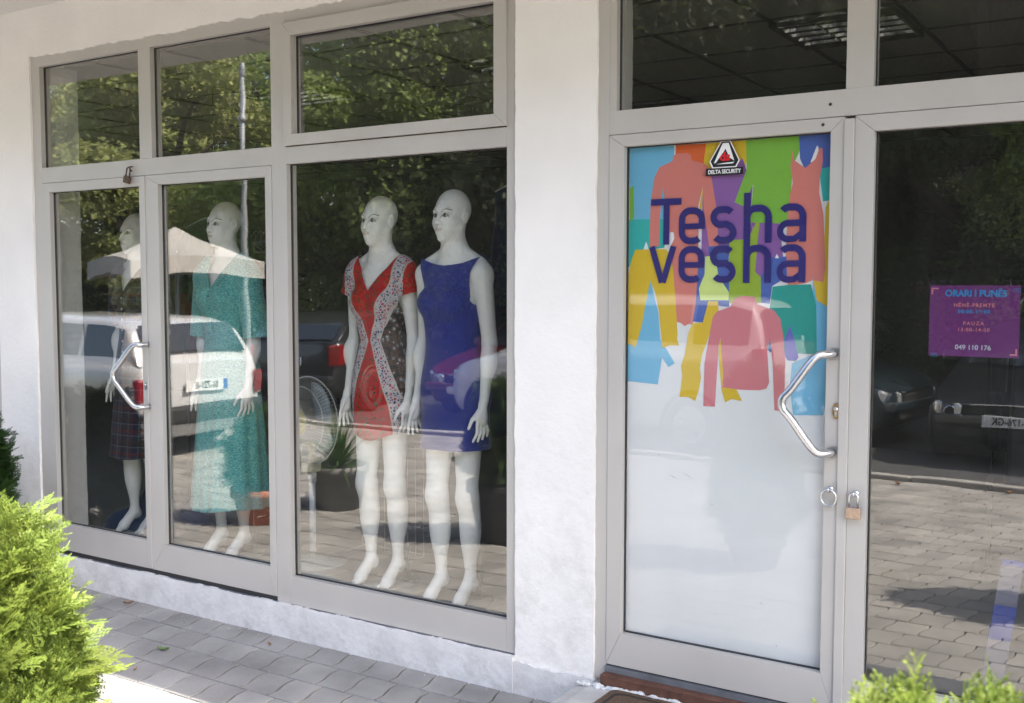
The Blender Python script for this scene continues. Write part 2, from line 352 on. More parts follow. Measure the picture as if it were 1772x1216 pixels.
# eye bolts and rings
def ring(x, z, parent, rad=.030, tilt=.3):
    bm = bmesh.new(); pts = [(x + rad * math.sin(t) * .9 + .0, -.024 - .012 * math.cos(t) * tilt, z - .0 + rad * math.cos(t)) for t in [2 * math.pi * k / 28 for k in range(29)]]
    tube(bm, pts, .0038, 8); return obj('pull_ring', bm, M['steel'], parent)
def eye(x, z, parent):
    bm = bmesh.new(); tube(bm, [(x, -.004, z), (x, -.016, z)], .0045, 8)
    tube(bm, [(x, -.024 + .009 * math.cos(t), z + .009 * math.sin(t)) for t in [2 * math.pi * k / 16 for k in range(17)]], .003, 8)
    lathe(bm, [(.0002, -.0062), (.011, -.0062), (.011, -.0042)], x, z, 14, axis='y'); return obj('eye_bolt', bm, M['steel'], parent)
eye(-1.046, 1.012, dC); ring(-1.046, .984, dC); eye(-.958, 1.006, dD)
def padlock(x, zt, s, y, m1, m2, label, tiltz=0):
    t = thing('padlock', label, 'padlock', (x, y, zt), 0)
    bm = bmesh.new(); tube(bm, [(-.015 * s, 0, -.052 * s), (-.015 * s, 0, -.018 * s)] + [(-.015 * s * math.cos(a), 0, -.018 * s + .016 * s * math.sin(a)) for a in [math.pi * k / 10 for k in range(1, 10)]] + [(.015 * s, 0, -.018 * s), (.015 * s, 0, -.052 * s)], .0042 * s, 8)
    obj('shackle', bm, m1, t)
    bm = bmesh.new(); box(bm, -.025 * s, .025 * s, -.009 * s, .009 * s, -.092 * s, -.052 * s); obj('lock_body', bm, m2, t, bevel=.003 * s)
    if tiltz: t.rotation_euler = (0, tiltz, 0)
    return t
padlock(-.958, 1.012, 1.0, -.028, M['steel'], mat('padlock_brass', (.52, .38, .28), .4, .6, noise=(90, .15)), 'brass padlock with steel shackle hanging from an eye bolt on the right shop door')
padlock(-4.792, 2.352, .95, -.024, M['rust'], M['rust'], 'rusty brown padlock hanging on the transom bar above the left pair of doors', .25)
bm = bmesh.new(); tube(bm, [(-4.795, .0, 2.356), (-4.790, -.024, 2.352), (-4.783, -.024, 2.338), (-4.795, -.004, 2.332)], .004, 8); obj('hasp', bm, M['rust'], building)
# ========== door poster, traced in metres on the door pane
POSTER=[
 ('sky',[(-1.8652, 2.2661), (-1.6767, 2.2626), (-1.6665, 1.9841), (-1.8628, 1.9864)]),
 ('teal',[(-1.868, 1.9884), (-1.7036, 1.9852), (-1.7124, 1.8748), (-1.7684, 1.8692), (-1.8664, 1.7999)]),
 ('green',[(-1.8638, 2.1073), (-1.8452, 2.1205), (-1.843, 1.9942), (-1.8627, 1.9789)]),
 ('orange',[(-1.6698, 2.264), (-1.5449, 2.2617), (-1.5553, 2.1739), (-1.6712, 2.2168)]),
 ('yellow',[(-1.5468, 2.2619), (-1.3891, 2.2632), (-1.388, 2.195), (-1.4094, 2.0291), (-1.5332, 2.1056), (-1.5599, 2.1607)]),
 ('yellow',[(-1.5572, 2.1022), (-1.5636, 2.071), (-1.5707, 2.0263), (-1.5646, 2.0062), (-1.5564, 2.0437)]),
 ('purple',[(-1.5242, 2.1453), (-1.4864, 2.1655), (-1.4028, 2.1959), (-1.3864, 2.1511), (-1.3627, 2.1062), (-1.3716, 1.975), (-1.3503, 1.9041), (-1.4448, 1.8954), (-1.4345, 1.8391), (-1.5605, 1.8388), (-1.5587, 2.0708), (-1.5521, 2.0795)]),
 ('purple',[(-1.3716, 1.975), (-1.2608, 1.9542), (-1.2443, 1.8325), (-1.3242, 1.7613), (-1.3554, 1.7675), (-1.3475, 1.904)]),
 ('green',[(-1.3918, 2.2626), (-1.1924, 2.2647), (-1.1897, 2.2152), (-1.2149, 2.1588), (-1.2202, 2.0649), (-1.227, 1.9533), (-1.3714, 1.9618), (-1.3608, 2.1017), (-1.3982, 2.0225), (-1.4319, 2.0388), (-1.3874, 2.1556)]),
 ('blue',[(-1.195, 2.2649), (-1.0695, 2.2691), (-1.0686, 2.1437), (-1.1176, 2.1406), (-1.1692, 2.1409), (-1.1891, 2.1829)]),
 ('white',[(-1.1508, 2.1704), (-1.1296, 2.2256), (-1.1244, 2.221), (-1.1218, 2.1771), (-1.1368, 2.1586)]),
 ('teal',[(-1.1211, 2.1433), (-1.0687, 2.1504), (-1.0722, 2.0314), (-1.1043, 2.0293)]),
 ('yellow',[(-1.0725, 2.0499), (-1.0668, 1.6436), (-1.095, 1.6474), (-1.121, 1.6599), (-1.1357, 1.7456), (-1.0987, 1.8308), (-1.0937, 2.0086)]),
 ('salmon',[(-1.6783, 2.2255), (-1.6615, 2.2317), (-1.6221, 2.2319), (-1.6073, 2.2219), (-1.6032, 2.2036), (-1.5487, 2.1851), (-1.5283, 2.1634), (-1.5199, 2.1139), (-1.5014, 2.0148), (-1.4917, 1.8694), (-1.5281, 1.87), (-1.5532, 2.0166), (-1.5581, 2.0996), (-1.5747, 2.0309), (-1.5721, 1.8362), (-1.5719, 1.6678), (-1.583, 1.6173), (-1.5923, 1.5786), (-1.6091, 1.5838), (-1.6239, 1.5742), (-1.6419, 1.5867), (-1.664, 1.5918), (-1.6703, 1.7083), (-1.6899, 1.9297), (-1.7146, 2.0683), (-1.7221, 2.1072), (-1.733, 1.9954), (-1.7358, 1.8798), (-1.7756, 1.8786), (-1.7723, 2.0522), (-1.7559, 2.1485), (-1.736, 2.1841), (-1.683, 2.2039)]),
 ('salmon',[(-1.2195, 2.2206), (-1.2109, 2.1799), (-1.1694, 2.1494), (-1.1338, 2.1795), (-1.1209, 2.2166), (-1.1098, 2.2167), (-1.1071, 2.1695), (-1.1171, 2.111), (-1.1186, 2.0604), (-1.1017, 1.9836), (-1.0903, 1.7967), (-1.0969, 1.7439), (-1.1358, 1.7499), (-1.1616, 1.7387), (-1.2256, 1.7299), (-1.2354, 1.8324), (-1.2314, 1.9534), (-1.2245, 2.0565), (-1.2138, 2.0989), (-1.2236, 2.155), (-1.2206, 2.1805)]),
 ('white',[(-1.8013, 1.8697), (-1.7892, 1.9013), (-1.7786, 1.8694)]),
 ('white',[(-1.6879, 1.9342), (-1.6749, 1.933), (-1.6717, 1.9109), (-1.6912, 1.868)]),
 ('sky',[(-1.7702, 1.7498), (-1.7351, 1.624), (-1.7259, 1.5213), (-1.6877, 1.4665), (-1.6641, 1.4302), (-1.6901, 1.4141), (-1.718, 1.4513), (-1.7342, 1.3444), (-1.8046, 1.3482), (-1.8678, 1.3507), (-1.8692, 1.517), (-1.8071, 1.6133)]),
 ('yellow',[(-1.8356, 1.8693), (-1.7073, 1.8701), (-1.6941, 1.8561), (-1.6764, 1.8006), (-1.6651, 1.6899), (-1.6534, 1.542), (-1.6561, 1.5234), (-1.6459, 1.4996), (-1.683, 1.4993), (-1.7032, 1.4921), (-1.7163, 1.4861), (-1.7332, 1.6333), (-1.7513, 1.7078), (-1.7702, 1.747), (-1.7869, 1.6701), (-1.8067, 1.5662), (-1.832, 1.4839), (-1.85, 1.4966), (-1.8669, 1.4961), (-1.8661, 1.764), (-1.853, 1.83)]),
 ('blue',[(-1.532, 1.8764), (-1.4521, 1.8813), (-1.4468, 1.6512), (-1.4925, 1.6551), (-1.5254, 1.6728), (-1.5397, 1.589), (-1.5925, 1.5933), (-1.5806, 1.6631), (-1.5702, 1.8362), (-1.5296, 1.8384)]),
 ('lime',[(-1.545, 1.8386), (-1.5181, 1.8419), (-1.5005, 1.8174), (-1.4902, 1.7634), (-1.4485, 1.7051), (-1.449, 1.6754), (-1.5612, 1.6743), (-1.5686, 1.718), (-1.546, 1.7725)]),
 ('olive',[(-1.4505, 1.9), (-1.3796, 1.9003), (-1.344, 1.9654), (-1.3347, 1.9563), (-1.3424, 1.8688), (-1.3483, 1.7808), (-1.326, 1.7613), (-1.3244, 1.6679), (-1.447, 1.6647)]),
 ('blue',[(-1.326, 1.7613), (-1.2855, 1.8329), (-1.232, 1.8358), (-1.2289, 1.7629), (-1.2837, 1.728), (-1.2917, 1.6647), (-1.3244, 1.6679)]),
 ('white',[(-1.2747, 1.8302), (-1.2678, 1.8458), (-1.2595, 1.83)]),
 ('sky',[(-1.1361, 1.7662), (-1.1188, 1.6771), (-1.0721, 1.652), (-1.0695, 1.3608), (-1.0874, 1.2682), (-1.1966, 1.2606), (-1.2118, 1.3616), (-1.2045, 1.4497), (-1.1237, 1.4876)]),
 ('teal2',[(-1.281, 1.7262), (-1.223, 1.7334), (-1.1407, 1.7353), (-1.1202, 1.6599), (-1.115, 1.4862), (-1.2795, 1.4853), (-1.2985, 1.5342), (-1.2929, 1.6313)]),
 ('yellow',[(-1.6087, 1.5506), (-1.5943, 1.585), (-1.5504, 1.5905), (-1.5292, 1.671), (-1.4908, 1.6714), (-1.4881, 1.619), (-1.5161, 1.564), (-1.5301, 1.5272), (-1.5517, 1.467), (-1.5608, 1.4162), (-1.5554, 1.3797), (-1.5636, 1.3332), (-1.5778, 1.2889), (-1.6056, 1.303), (-1.6425, 1.3008), (-1.6315, 1.3833), (-1.6379, 1.4201), (-1.6225, 1.4643)]),
 ('yellow',[(-1.4831, 1.5377), (-1.4572, 1.4571), (-1.4158, 1.346), (-1.4061, 1.3285), (-1.3916, 1.3004), (-1.4312, 1.3062), (-1.4566, 1.291), (-1.4726, 1.3383), (-1.4861, 1.4741)]),
 ('purpleb',[(-1.2132, 1.5865), (-1.1982, 1.5372), (-1.1811, 1.4724), (-1.1896, 1.459), (-1.2207, 1.4595), (-1.2308, 1.4749), (-1.2337, 1.5361)]),
 ('pink',[(-1.495, 1.6325), (-1.4411, 1.6513), (-1.4265, 1.6828), (-1.3949, 1.692), (-1.3486, 1.6889), (-1.3371, 1.6615), (-1.275, 1.6404), (-1.2511, 1.6101), (-1.2393, 1.5535), (-1.2294, 1.4486), (-1.2307, 1.2707), (-1.2668, 1.2744), (-1.2761, 1.4466), (-1.2876, 1.5345), (-1.2977, 1.49), (-1.2885, 1.3752), (-1.299, 1.3515), (-1.3246, 1.3448), (-1.3988, 1.3424), (-1.4699, 1.3475), (-1.4658, 1.3932), (-1.4792, 1.5333), (-1.4864, 1.5013), (-1.4976, 1.2728), (-1.5442, 1.2717), (-1.5415, 1.4354), (-1.5182, 1.5731), (-1.511, 1.6095)]),
 ('dkteal',[(-1.2894, 1.53), (-1.2961, 1.4989), (-1.2868, 1.486), (-1.2814, 1.4888)]),
]
COL = dict(sky=lin(110, 180, 215), teal=lin(45, 175, 170), teal2=lin(30, 150, 140), green=lin(122, 178, 62), orange=lin(216, 98, 44), yellow=lin(215, 180, 40), purple=lin(138, 92, 160), purpleb=lin(100, 98, 180),
           blue=lin(72, 98, 172), white=(.80, .80, .82), salmon=lin(212, 124, 114), pink=lin(205, 120, 128), lime=lin(205, 222, 130), olive=lin(146, 172, 50), dkteal=lin(50, 120, 170))
def film(name, col): return mat(name, col, .38, spec=.5, noise=(2.2, .03, 3))
PM = {k: film('print_' + k, v) for k, v in COL.items()}
DG = (-1.867, -1.072, .342, 2.266)      # glass opening of the poster door
poster = thing('door_poster', 'colourful poster of overlapping clothing silhouettes with large dark blue lettering on the white door film', 'poster', (-1.47, .032, 1.9))
def pp(bm, poly, y, mi=0):      # flat printed shape, clipped to the glass opening
    q = [(min(max(x, DG[0]), DG[1]), min(max(z, DG[2]), DG[3])) for x, z in poly]
    f = bm.faces.new([bm.verts.new((x + 1.47, y - .032, z - 1.9)) for x, z in q]); f.material_index = mi; f.normal_update()
    return f
bm = bmesh.new(); box(bm, DG[0] + 1.467, DG[1] + 1.473, .006, .0085, DG[2] - 1.903, DG[3] - 1.897)
M['whitefilm'] = mat('white_window_film', (.745, .745, .755), .45, noise=(1.6, .03, 3), bump=(3, .25, .004))
obj('white_backing', bm, M['whitefilm'], poster)
bm = bmesh.new(); keys = list(PM); N_ = len(POSTER)
for i, (c, poly) in enumerate(POSTER): pp(bm, poly, .0376 - .00006 * i, keys.index(c))
bmesh.ops.triangulate(bm, faces=bm.faces[:])
for f in bm.faces:
    f.normal_update()
    if f.normal.y > 0: f.normal_flip()
obj('clothing_print', bm, [PM[k] for k in keys], poster)
# lettering: strokes with rounded outlines
NAVY = film('print_navy', lin(38, 30, 112))
def stroke(bm, pts, w, y, closed=False, butt=True):
    pts = [Vector((p[0], p[1])) for p in pts]; n = len(pts); L_, R_ = [], []
    for i in range(n):
        a = pts[(i - 1) % n] if closed or i > 0 else pts[i]; b = pts[(i + 1) % n] if closed or i < n - 1 else pts[i]
        d = (b - a).normalized(); nn = Vector((-d.y, d.x)); L_.append(pts[i] + nn * w / 2); R_.append(pts[i] - nn * w / 2)
    V = lambda p: bm.verts.new((p.x + 1.47, y - .032, p.y - 1.9))
    lv = [V(p) for p in L_]; rv = [V(p) for p in R_]
    for i in range(n if closed else n - 1):
        j = (i + 1) % n; bm.faces.new((lv[i], lv[j], rv[j], rv[i]))
def arc(cx, cz, rx, rz, a0, a1, n=10): return [(cx + rx * math.cos(R(a0 + (a1 - a0) * i / n)), cz + rz * math.sin(R(a0 + (a1 - a0) * i / n))) for i in range(n + 1)]
def letters(bm, word, xs, base, y0):
    w = .0250; H = .139; y = y0; h2 = w / 2
    for ch, (xa, xb) in zip(word, xs):
        W = xb - xa; xl, xr = xa + h2, xb - h2; zt, zb = base + H - h2, base + h2; r = .034; zc = (zt + zb) / 2
        if ch == 'T':
            T = base + .176; stroke(bm, [(xa, T - h2), (xb, T - h2)], w, y); xm = (xa + xb) / 2 + .002; stroke(bm, [(xm, T - w), (xm, base)], w, y - .0002)
        if ch == 'v':
            xm = (xa + xb) / 2; stroke(bm, [(xa + h2 * .9, base + H), (xm - .002, base)], w * .98, y); stroke(bm, [(xb - h2 * .9, base + H), (xm + .002, base)], w * .98, y - .0002)
            box_ = [(xm - .016, base), (xm + .016, base), (xm + .006, base + .02), (xm - .006, base + .02)]
        if ch == 'e':
            stroke(bm, [(xr, zc - .006)] + [(xr, zt - r)] + arc(xr - r, zt - r, r, r, 0, 90) + arc(xl + r, zt - r, r, r, 90, 180) + arc(xl + r, zb + r, r, r, 180, 270) + arc(xr - r, zb + r, r, r, 270, 312), w, y)
            stroke(bm, [(xl, zc - .002), (xr + h2, zc - .002)], w * .85, y - .0002)
        if ch == 's':
            r2 = .028
            stroke(bm, arc(xr - r, zt - r, r, r, 42, 90) + arc(xl + r2, zt - r2, r2, r2, 90, 255, 12) + [(xl + .05, zc + .003)] + arc(xr - r2, zb + r2, r2, r2, 75, -90, 12) + arc(xl + r, zb + r, r, r, 270, 222), w, y)
        if ch == 'h':
            top = base + .184
            stroke(bm, [(xl, top), (xl, base if y0 else base)], w, y); stroke(bm, [(xl, zt - r * 1.3)] + arc(xl + r, zt - r, r, r, 170, 90) + arc(xr - r, zt - r, r, r, 90, 0) + [(xr, base)], w, y - .0002)
        if ch == 'a':
            stroke(bm, arc(xl + r, zt - r, r, r, 140, 90) + arc(xr - r, zt - r, r, r, 90, 0) + [(xr, base + .002)], w, y)
            stroke(bm, [(xr, zc - .0), (xl + .030, zc - .0)] + arc(xl + .030, zc - .029, .030, .029, 90, 270, 14) + [(xr - .03, zb), (xr, zb + .022)], w * .92, y - .0002)
bm = bmesh.new()
letters(bm, 'Tesha', [(-1.768, -1.6415), (-1.651, -1.5455), (-1.5235, -1.4205), (-1.393, -1.287), (-1.268, -1.1605)], 1.8865, .0317)
letters(bm, 'vesha', [(-1.774, -1.661), (-1.650, -1.546), (-1.5235, -1.4215), (-1.393, -1.287), (-1.267, -1.1605)], 1.7405, .0313)
for f in bm.faces:
    f.normal_update()
    if f.normal.y > 0: f.normal_flip()
obj('lettering', bm, NAVY, poster)
for x, z, l, a in ((-1.66, .99, .035, -.4), (-1.60, 1.0, .05, -.5), (-1.72, 1.07, .012, -.2), (-1.50, .90, .014, .1), (-1.62, .80, .010, -.6), (-1.30, .55, .02, -.5), (-1.24, .40, .014, -.9), (-1.78, .62, .012, .3)):
    bm = bmesh.new(); c_, s_ = math.cos(a), math.sin(a); y = -.0068; w_ = .0009
    f = bm.faces.new([bm.verts.new((x + 1.47 + p * c_ - q * s_, y, z - 1.9 + p * s_ + q * c_)) for p, q in ((-l / 2, 0), (0, -w_), (l / 2, 0), (0, w_))])
    obj('scuff_mark', bm, M['sill'], poster)
# text helper (built-in font turned into mesh)
def text(s, size, x, z, y, m, parent, name='lettering', bold=0.0, align='CENTER', xs=1.0, space=1.0, ext=.0004, rz=0, rot=None):
    cu = bpy.data.curves.new('t', 'FONT'); cu.body = s; cu.size = size; cu.align_x = align; cu.align_y = 'CENTER'; cu.offset = bold; cu.extrude = ext; cu.space_character = space
    o = bpy.data.objects.new('t', cu); C.objects.link(o)
    dg = bpy.context.evaluated_depsgraph_get(); me = bpy.data.meshes.new_from_object(o.evaluated_get(dg)); bpy.data.objects.remove(o); 
    mw = Matrix.Translation((x, y, z)) @ (rot if rot is not None else Matrix.Rotation(R(90), 4, 'X')) @ Matrix.Diagonal((xs, 1, 1, 1)); me.transform(mw)
    me.materials.clear(); return link(name, me, m, parent)
# security sticker
SB, SW, SR = film('sticker_black', (.012, .012, .014)), film('sticker_white', (.78, .78, .78)), film('sticker_red', lin(205, 38, 48))
stk = thing('security_sticker', 'small black and white triangular alarm company sticker at the top edge of the poster', 'sticker', (-1.466, .021, 2.21))
def sp(poly, y, m, name):
    bm = bmesh.new(); f = bm.faces.new([bm.verts.new((x, y, z)) for x, z in poly]); f.normal_update()
    if f.normal.y > 0: f.normal_flip()
    return obj(name, bm, m, stk)
hexo = [(-.014, .052), (.017, .052), (.052, -.018), (.040, -.040), (-.046, -.040), (-.057, -.018)]
sp([(x * 1.09, z * 1.09) for x, z in hexo], .0035, SW, 'outline'); sp(hexo, .0031, SB, 'badge')
sp([(-.010, .047), (.013, .047), (.036, -.020), (.018, -.008), (.001, .024), (-.036, -.024), (-.044, -.026)], .0028, SW, 'emblem')
sp([(-.036, -.030), (.030, -.030), (.036, -.024), (-.002, -.026)], .0028, SW, 'emblem')
sp([(.001, .026), (.022, -.018), (-.026, -.018)], .0026, SB, 'emblem')
text('ds', .044, .000, -.004, .0016, SR, stk, bold=.0016)
bm = bmesh.new(); box(bm, -.075, .071, .0020, .0036, -.0715, -.0445); obj('name_strip', bm, SB, stk)
text('DELTA SECURITY', .0205, -.002, -.0585, .0010, SW, stk, bold=.0005, xs=.80)
# opening hours sign
PUR = film('sign_purple', lin(112, 44, 118)); CY_ = film('sign_cyan', lin(40, 150, 215)); PK = film('sign_pink', lin(225, 140, 150)); PW = film('sign_pale', lin(205, 205, 225))
sg = thing('opening_hours_sign', 'purple square opening hours sheet stuck inside the right door glass', 'sign', (-.597, .034, 1.615))
bm = bmesh.new(); box(bm, -.139, .139, 0, .0015, -.118, .118); obj('sheet', bm, PUR, sg)
text('ORARI I PUNËS', .0300, .004, .091, -.0012, CY_, sg, bold=.0009, xs=.94)
text('HËNË-PREMTE', .0165, 0, .052, -.0012, PK, sg, bold=.0004, space=1.25)
text('08:00-19:00', .0165, 0, .031, -.0012, CY_, sg, bold=.0005, space=1.25)
text('PAUZA', .0165, 0, -.008, -.0012, PK, sg, bold=.0003, space=1.35)
text('13:00-14:00', .0165, 0, -.029, -.0012, PK, sg, bold=.0003, space=1.25)
text('049 110 176', .0220, 0, -.088, -.0012, PW, sg, bold=.0004)
bm = bmesh.new()
box(bm, -.134, -.112, -.0012, -.0002, .105, .110); box(bm, -.134, -.129, -.0012, -.0002, .088, .1045)
obj('corner_mark', bm, PK, sg); bm = bmesh.new()
box(bm, .112, .134, -.0012, -.0002, -.110, -.105); box(bm, .129, .134, -.0012, -.0002, -.1045, -.088)
obj('corner_mark', bm, PK, sg)
for cx, cz in ((.118, .106), (-.131, -.112)):
    bm = bmesh.new()
    for i in range(4):
        for j in range(3): box(bm, cx + i * .006, cx + i * .006 + .0025, -.0011, -.0002, cz - j * .005, cz - j * .005 + .0025)
    obj('dot_pattern', bm, CY_, sg)
# doormat
M['coir'] = mat('brown_coir', (.11, .066, .04), .95, noise=(90, .4, 6), bump=(400, 1, .006)); M['coird'] = mat('dark_mat_print', (.03, .022, .018), .95, bump=(400, 1, .005))
mt = thing('doormat', 'brown coir doormat with dark border lying on the concrete doorstep', 'doormat', (-1.44, -.355, .130))
bm = bmesh.new(); r = random.Random(2)
out = [(-.42, -.26), (.42, -.26), (.42, .26), (-.42, .26)]
def rr(w, h, rad, n=5): return [(sx * (w - rad) + rad * math.cos(R(a)), sy * (h - rad) + rad * math.sin(R(a))) for sx, sy, a0 in ((1, 1, 0), (-1, 1, 90), (-1, -1, 180), (1, -1, 270)) for a in [a0 + 90 * i / n for i in range(n + 1)]]
def flat(bm, poly, z0, z1):
    a = [bm.verts.new((x, y, z0)) for x, y in poly]; b = [bm.verts.new((x, y, z1)) for x, y in poly]; n = len(poly); bm.faces.new(b)
    for i in range(n): bm.faces.new((a[i], a[(i + 1) % n], b[(i + 1) % n], b[i]))
flat(bm, rr(.42, .275, .03), 0, .012); obj('mat_pile', bm, M['coir'], mt)
bm = bmesh.new()
o1, i1 = rr(.392, .247, .03), rr(.378, .233, .028); n = len(o1)
for i in range(n):
    j = (i + 1) % n; vs = [bm.verts.new((*o1[i], .0135)), bm.verts.new((*o1[j], .0135)), bm.verts.new((*i1[j], .0135)), bm.verts.new((*i1[i], .0135))]; bm.faces.new(vs)
for cx, cy_, s in ((-.17, .10, .03), (-.10, .13, .024), (-.05, .09, .03), (.05, .12, .03), (.12, .09, .024), (-.13, .05, .018), (.0, .02, .035)):
    f = bm.faces.new([bm.verts.new((cx + s * (1 + .3 * math.sin(3 * a)) * math.cos(a) * 1.3, cy_ + s * .6 * (1 + .3 * math.sin(3 * a)) * math.sin(a), .0137)) for a in [2 * math.pi * k / 18 for k in range(18)]])
obj('mat_print', bm, M['coird'], mt)
# ================================================================== implicit surfaces -> meshes (numpy surface nets)
class Field:
    def __init__(s, xs, ys, zs):
        s.a = [np.asarray(q, np.float64) for q in (xs, ys, zs)]; s.F = np.full([len(q) for q in s.a], .2)
    def sl(s, lo, hi):
        return tuple(slice(max(0, np.searchsorted(q, l)), min(len(q), np.searchsorted(q, h))) for q, l, h in zip(s.a, lo, hi))
    def add(s, fn, lo, hi, k=.02, sub=False):
        q = s.sl(lo, hi); X, Y, Z = (s.a[0][q[0]][:, None, None], s.a[1][q[1]][None, :, None], s.a[2][q[2]][None, None, :])
        d = fn(X, Y, Z); f = s.F[q]
        if sub: d = -d; h = np.maximum(k - np.abs(f - d), 0) / k; s.F[q] = np.maximum(f, d) + h * h * k / 4
        else: h = np.maximum(k - np.abs(f - d), 0) / k; s.F[q] = np.minimum(f, d) - h * h * k / 4
    def cone(s, a, b, ra, rb, k=.02, sub=False, flat=None):
        a, b = np.array(a, float), np.array(b, float); m = max(ra, rb) + k + .03; d = b - a; L = d @ d
        def fn(X, Y, Z):
            px, py, pz = X - a[0], Y - a[1], Z - a[2]; t = np.clip((px * d[0] + py * d[1] + pz * d[2]) / L, 0, 1)
            return np.sqrt((px - t * d[0]) ** 2 + (py - t * d[1]) ** 2 + (pz - t * d[2]) ** 2) - (ra + (rb - ra) * t)
        s.add(fn, np.minimum(a, b) - m, np.maximum(a, b) + m, k, sub)
    def ell(s, c, r, k=.02, sub=False, rot=None):
        c, r = np.array(c, float), np.array(r, float); m = r.max() + k + .03
        Q = np.eye(3) if rot is None else np.array(Euler(rot).to_matrix()).T
        def fn(X, Y, Z):
            p = [X - c[0], Y - c[1], Z - c[2]]; u = [sum(Q[i][j] * p[j] for j in range(3)) for i in range(3)]
            k0 = np.sqrt(sum((u[i] / r[i]) ** 2 for i in range(3))); k1 = np.sqrt(sum((u[i] / r[i] ** 2) ** 2 for i in range(3))) + 1e-9
            return k0 * (k0 - 1) / k1
        s.add(fn, c - m, c + m, k, sub)
    def loft(s, lv, k=.02, p=2.3, mod=None):
        """lv rows: z, halfwidth, halfdepth, ycentre"""
        lv = np.array(lv, float); zz = lv[:, 0]
        def sm(z, j):
            t = np.interp(z, zz, np.arange(len(zz))); i = np.clip(t.astype(int), 0, len(zz) - 2); f = t - i; P = lv[:, j]
            p0, p1, p2, p3 = P[np.maximum(i - 1, 0)], P[i], P[i + 1], P[np.minimum(i + 2, len(zz) - 1)]
            return .5 * (2 * p1 + (p2 - p0) * f + (2 * p0 - 5 * p1 + 4 * p2 - p3) * f * f + (3 * p1 - p0 - 3 * p2 + p3) * f ** 3)
        def fn(X, Y, Z):
            a, b, c = sm(Z, 1), sm(Z, 2), sm(Z, 3); yy = Y - c
            if mod is not None:
                m_ = mod(np.arctan2(yy, X), Z); a = a * m_; b = b * m_
            q = (np.abs(X / a) ** p + np.abs(yy / b) ** p) ** (1 / p); d = (q - 1) * np.minimum(a, b)
            dz = np.maximum(zz[0] - Z, Z - zz[-1]); return np.maximum(d, dz)
        m = max(lv[:, 1].max(), lv[:, 2].max()) * 1.2 + .06
        s.add(fn, (-m, -m, zz[0] - .06), (m, m, zz[-1] + .06), k)
    def mesh(s):
        F = s.F; xs, ys, zs = s.a; I = F < 0
        def c(i, j, k): return I[i:I.shape[0] - 1 + i, j:I.shape[1] - 1 + j, k:I.shape[2] - 1 + k]
        cnt = sum(c(i, j, k).astype(np.int8) for i in (0, 1) for j in (0, 1) for k in (0, 1))
        act = np.argwhere((cnt > 0) & (cnt < 8)); idx = -np.ones(cnt.shape, np.int64); idx[tuple(act.T)] = np.arange(len(act))
        P = np.zeros((len(act), 3)); W = np.zeros(len(act))
        cor = [(i, j, k) for i in (0, 1) for j in (0, 1) for k in (0, 1)]
        for a in cor:
            for ax in range(3):
                if a[ax]: continue
                b = list(a); b[ax] = 1
                A = act + a; B = act + b; fa = F[tuple(A.T)]; fb = F[tuple(B.T)]; m = (fa < 0) != (fb < 0)
                t = np.where(m, fa / np.where(m, fa - fb, 1), 0)
                pa = np.stack([xs[A[:, 0]], ys[A[:, 1]], zs[A[:, 2]]], 1); pb = np.stack([xs[B[:, 0]], ys[B[:, 1]], zs[B[:, 2]]], 1)
                P += np.where(m[:, None], pa + (pb - pa) * t[:, None], 0); W += m
        V = P / W[:, None]; Q = []
        for ax in range(3):
            sl0 = [slice(1, -1)] * 3; sl1 = [slice(1, -1)] * 3; sl0[ax] = slice(0, -1); sl1[ax] = slice(1, None)
            A = I[tuple(sl0)]; B = I[tuple(sl1)]; e = np.argwhere(A != B); off = np.ones(3, int); off[ax] = 0; g = e + off
            u, v = [(1, 2), (2, 0), (0, 1)][ax]; eu = np.zeros(3, int); ev = np.zeros(3, int); eu[u] = 1; ev[v] = 1
            q = np.stack([idx[tuple((g - eu - ev).T)], idx[tuple((g - ev).T)], idx[tuple(g.T)], idx[tuple((g - eu).T)]], 1)
            fl = ~A[tuple(e.T)]; q[fl] = q[fl][:, ::-1]; Q.append(q)
        Q = np.concatenate(Q); return V, Q[(Q >= 0).all(1)]
def relax(V, F, n=2, lam=.5):
    F = np.asarray(F)
    e = np.concatenate([F[:, [i, (i + 1) % F.shape[1]]] for i in range(F.shape[1])]); e = np.concatenate([e, e[:, ::-1]])
    for _ in range(n):
        S = np.zeros_like(V); c = np.zeros(len(V)); np.add.at(S, e[:, 0], V[e[:, 1]]); np.add.at(c, e[:, 0], 1)
        V = V + lam * (S / np.maximum(c, 1)[:, None] - V)
    return V
def clip_tris(V, T, g):
    """keep g<0, splitting triangles exactly on the level set"""
    G = g(V[:, 0], V[:, 1], V[:, 2]); V = list(map(tuple, V)); out = []; new = {}
    def cut(a, b):
        k = (min(a, b), max(a, b))
        if k not in new:
            t = G[a] / (G[a] - G[b]); pa, pb = V[a], V[b]; new[k] = len(V); V.append(tuple(pa[i] + (pb[i] - pa[i]) * t for i in range(3)))
        return new[k]
    s = G[T] < 0; full = s.all(1); out = [tuple(t) for t in T[full]]
    for t, q in zip(T[~full & s.any(1)], s[~full & s.any(1)]):
        poly = []
        for i in range(3):
            a, b = t[i], t[(i + 1) % 3]
            if q[i]: poly.append(a)
            if q[i] != q[(i + 1) % 3]: poly.append(cut(a, b))
        for i in range(1, len(poly) - 1): out.append((poly[0], poly[i], poly[i + 1]))
    V = np.array(V); T = np.array(out); used = np.unique(T); m = -np.ones(len(V), int); m[used] = np.arange(len(used))
    return V[used], m[T]
def tris(Q): return np.concatenate([Q[:, [0, 1, 2]], Q[:, [0, 2, 3]]])
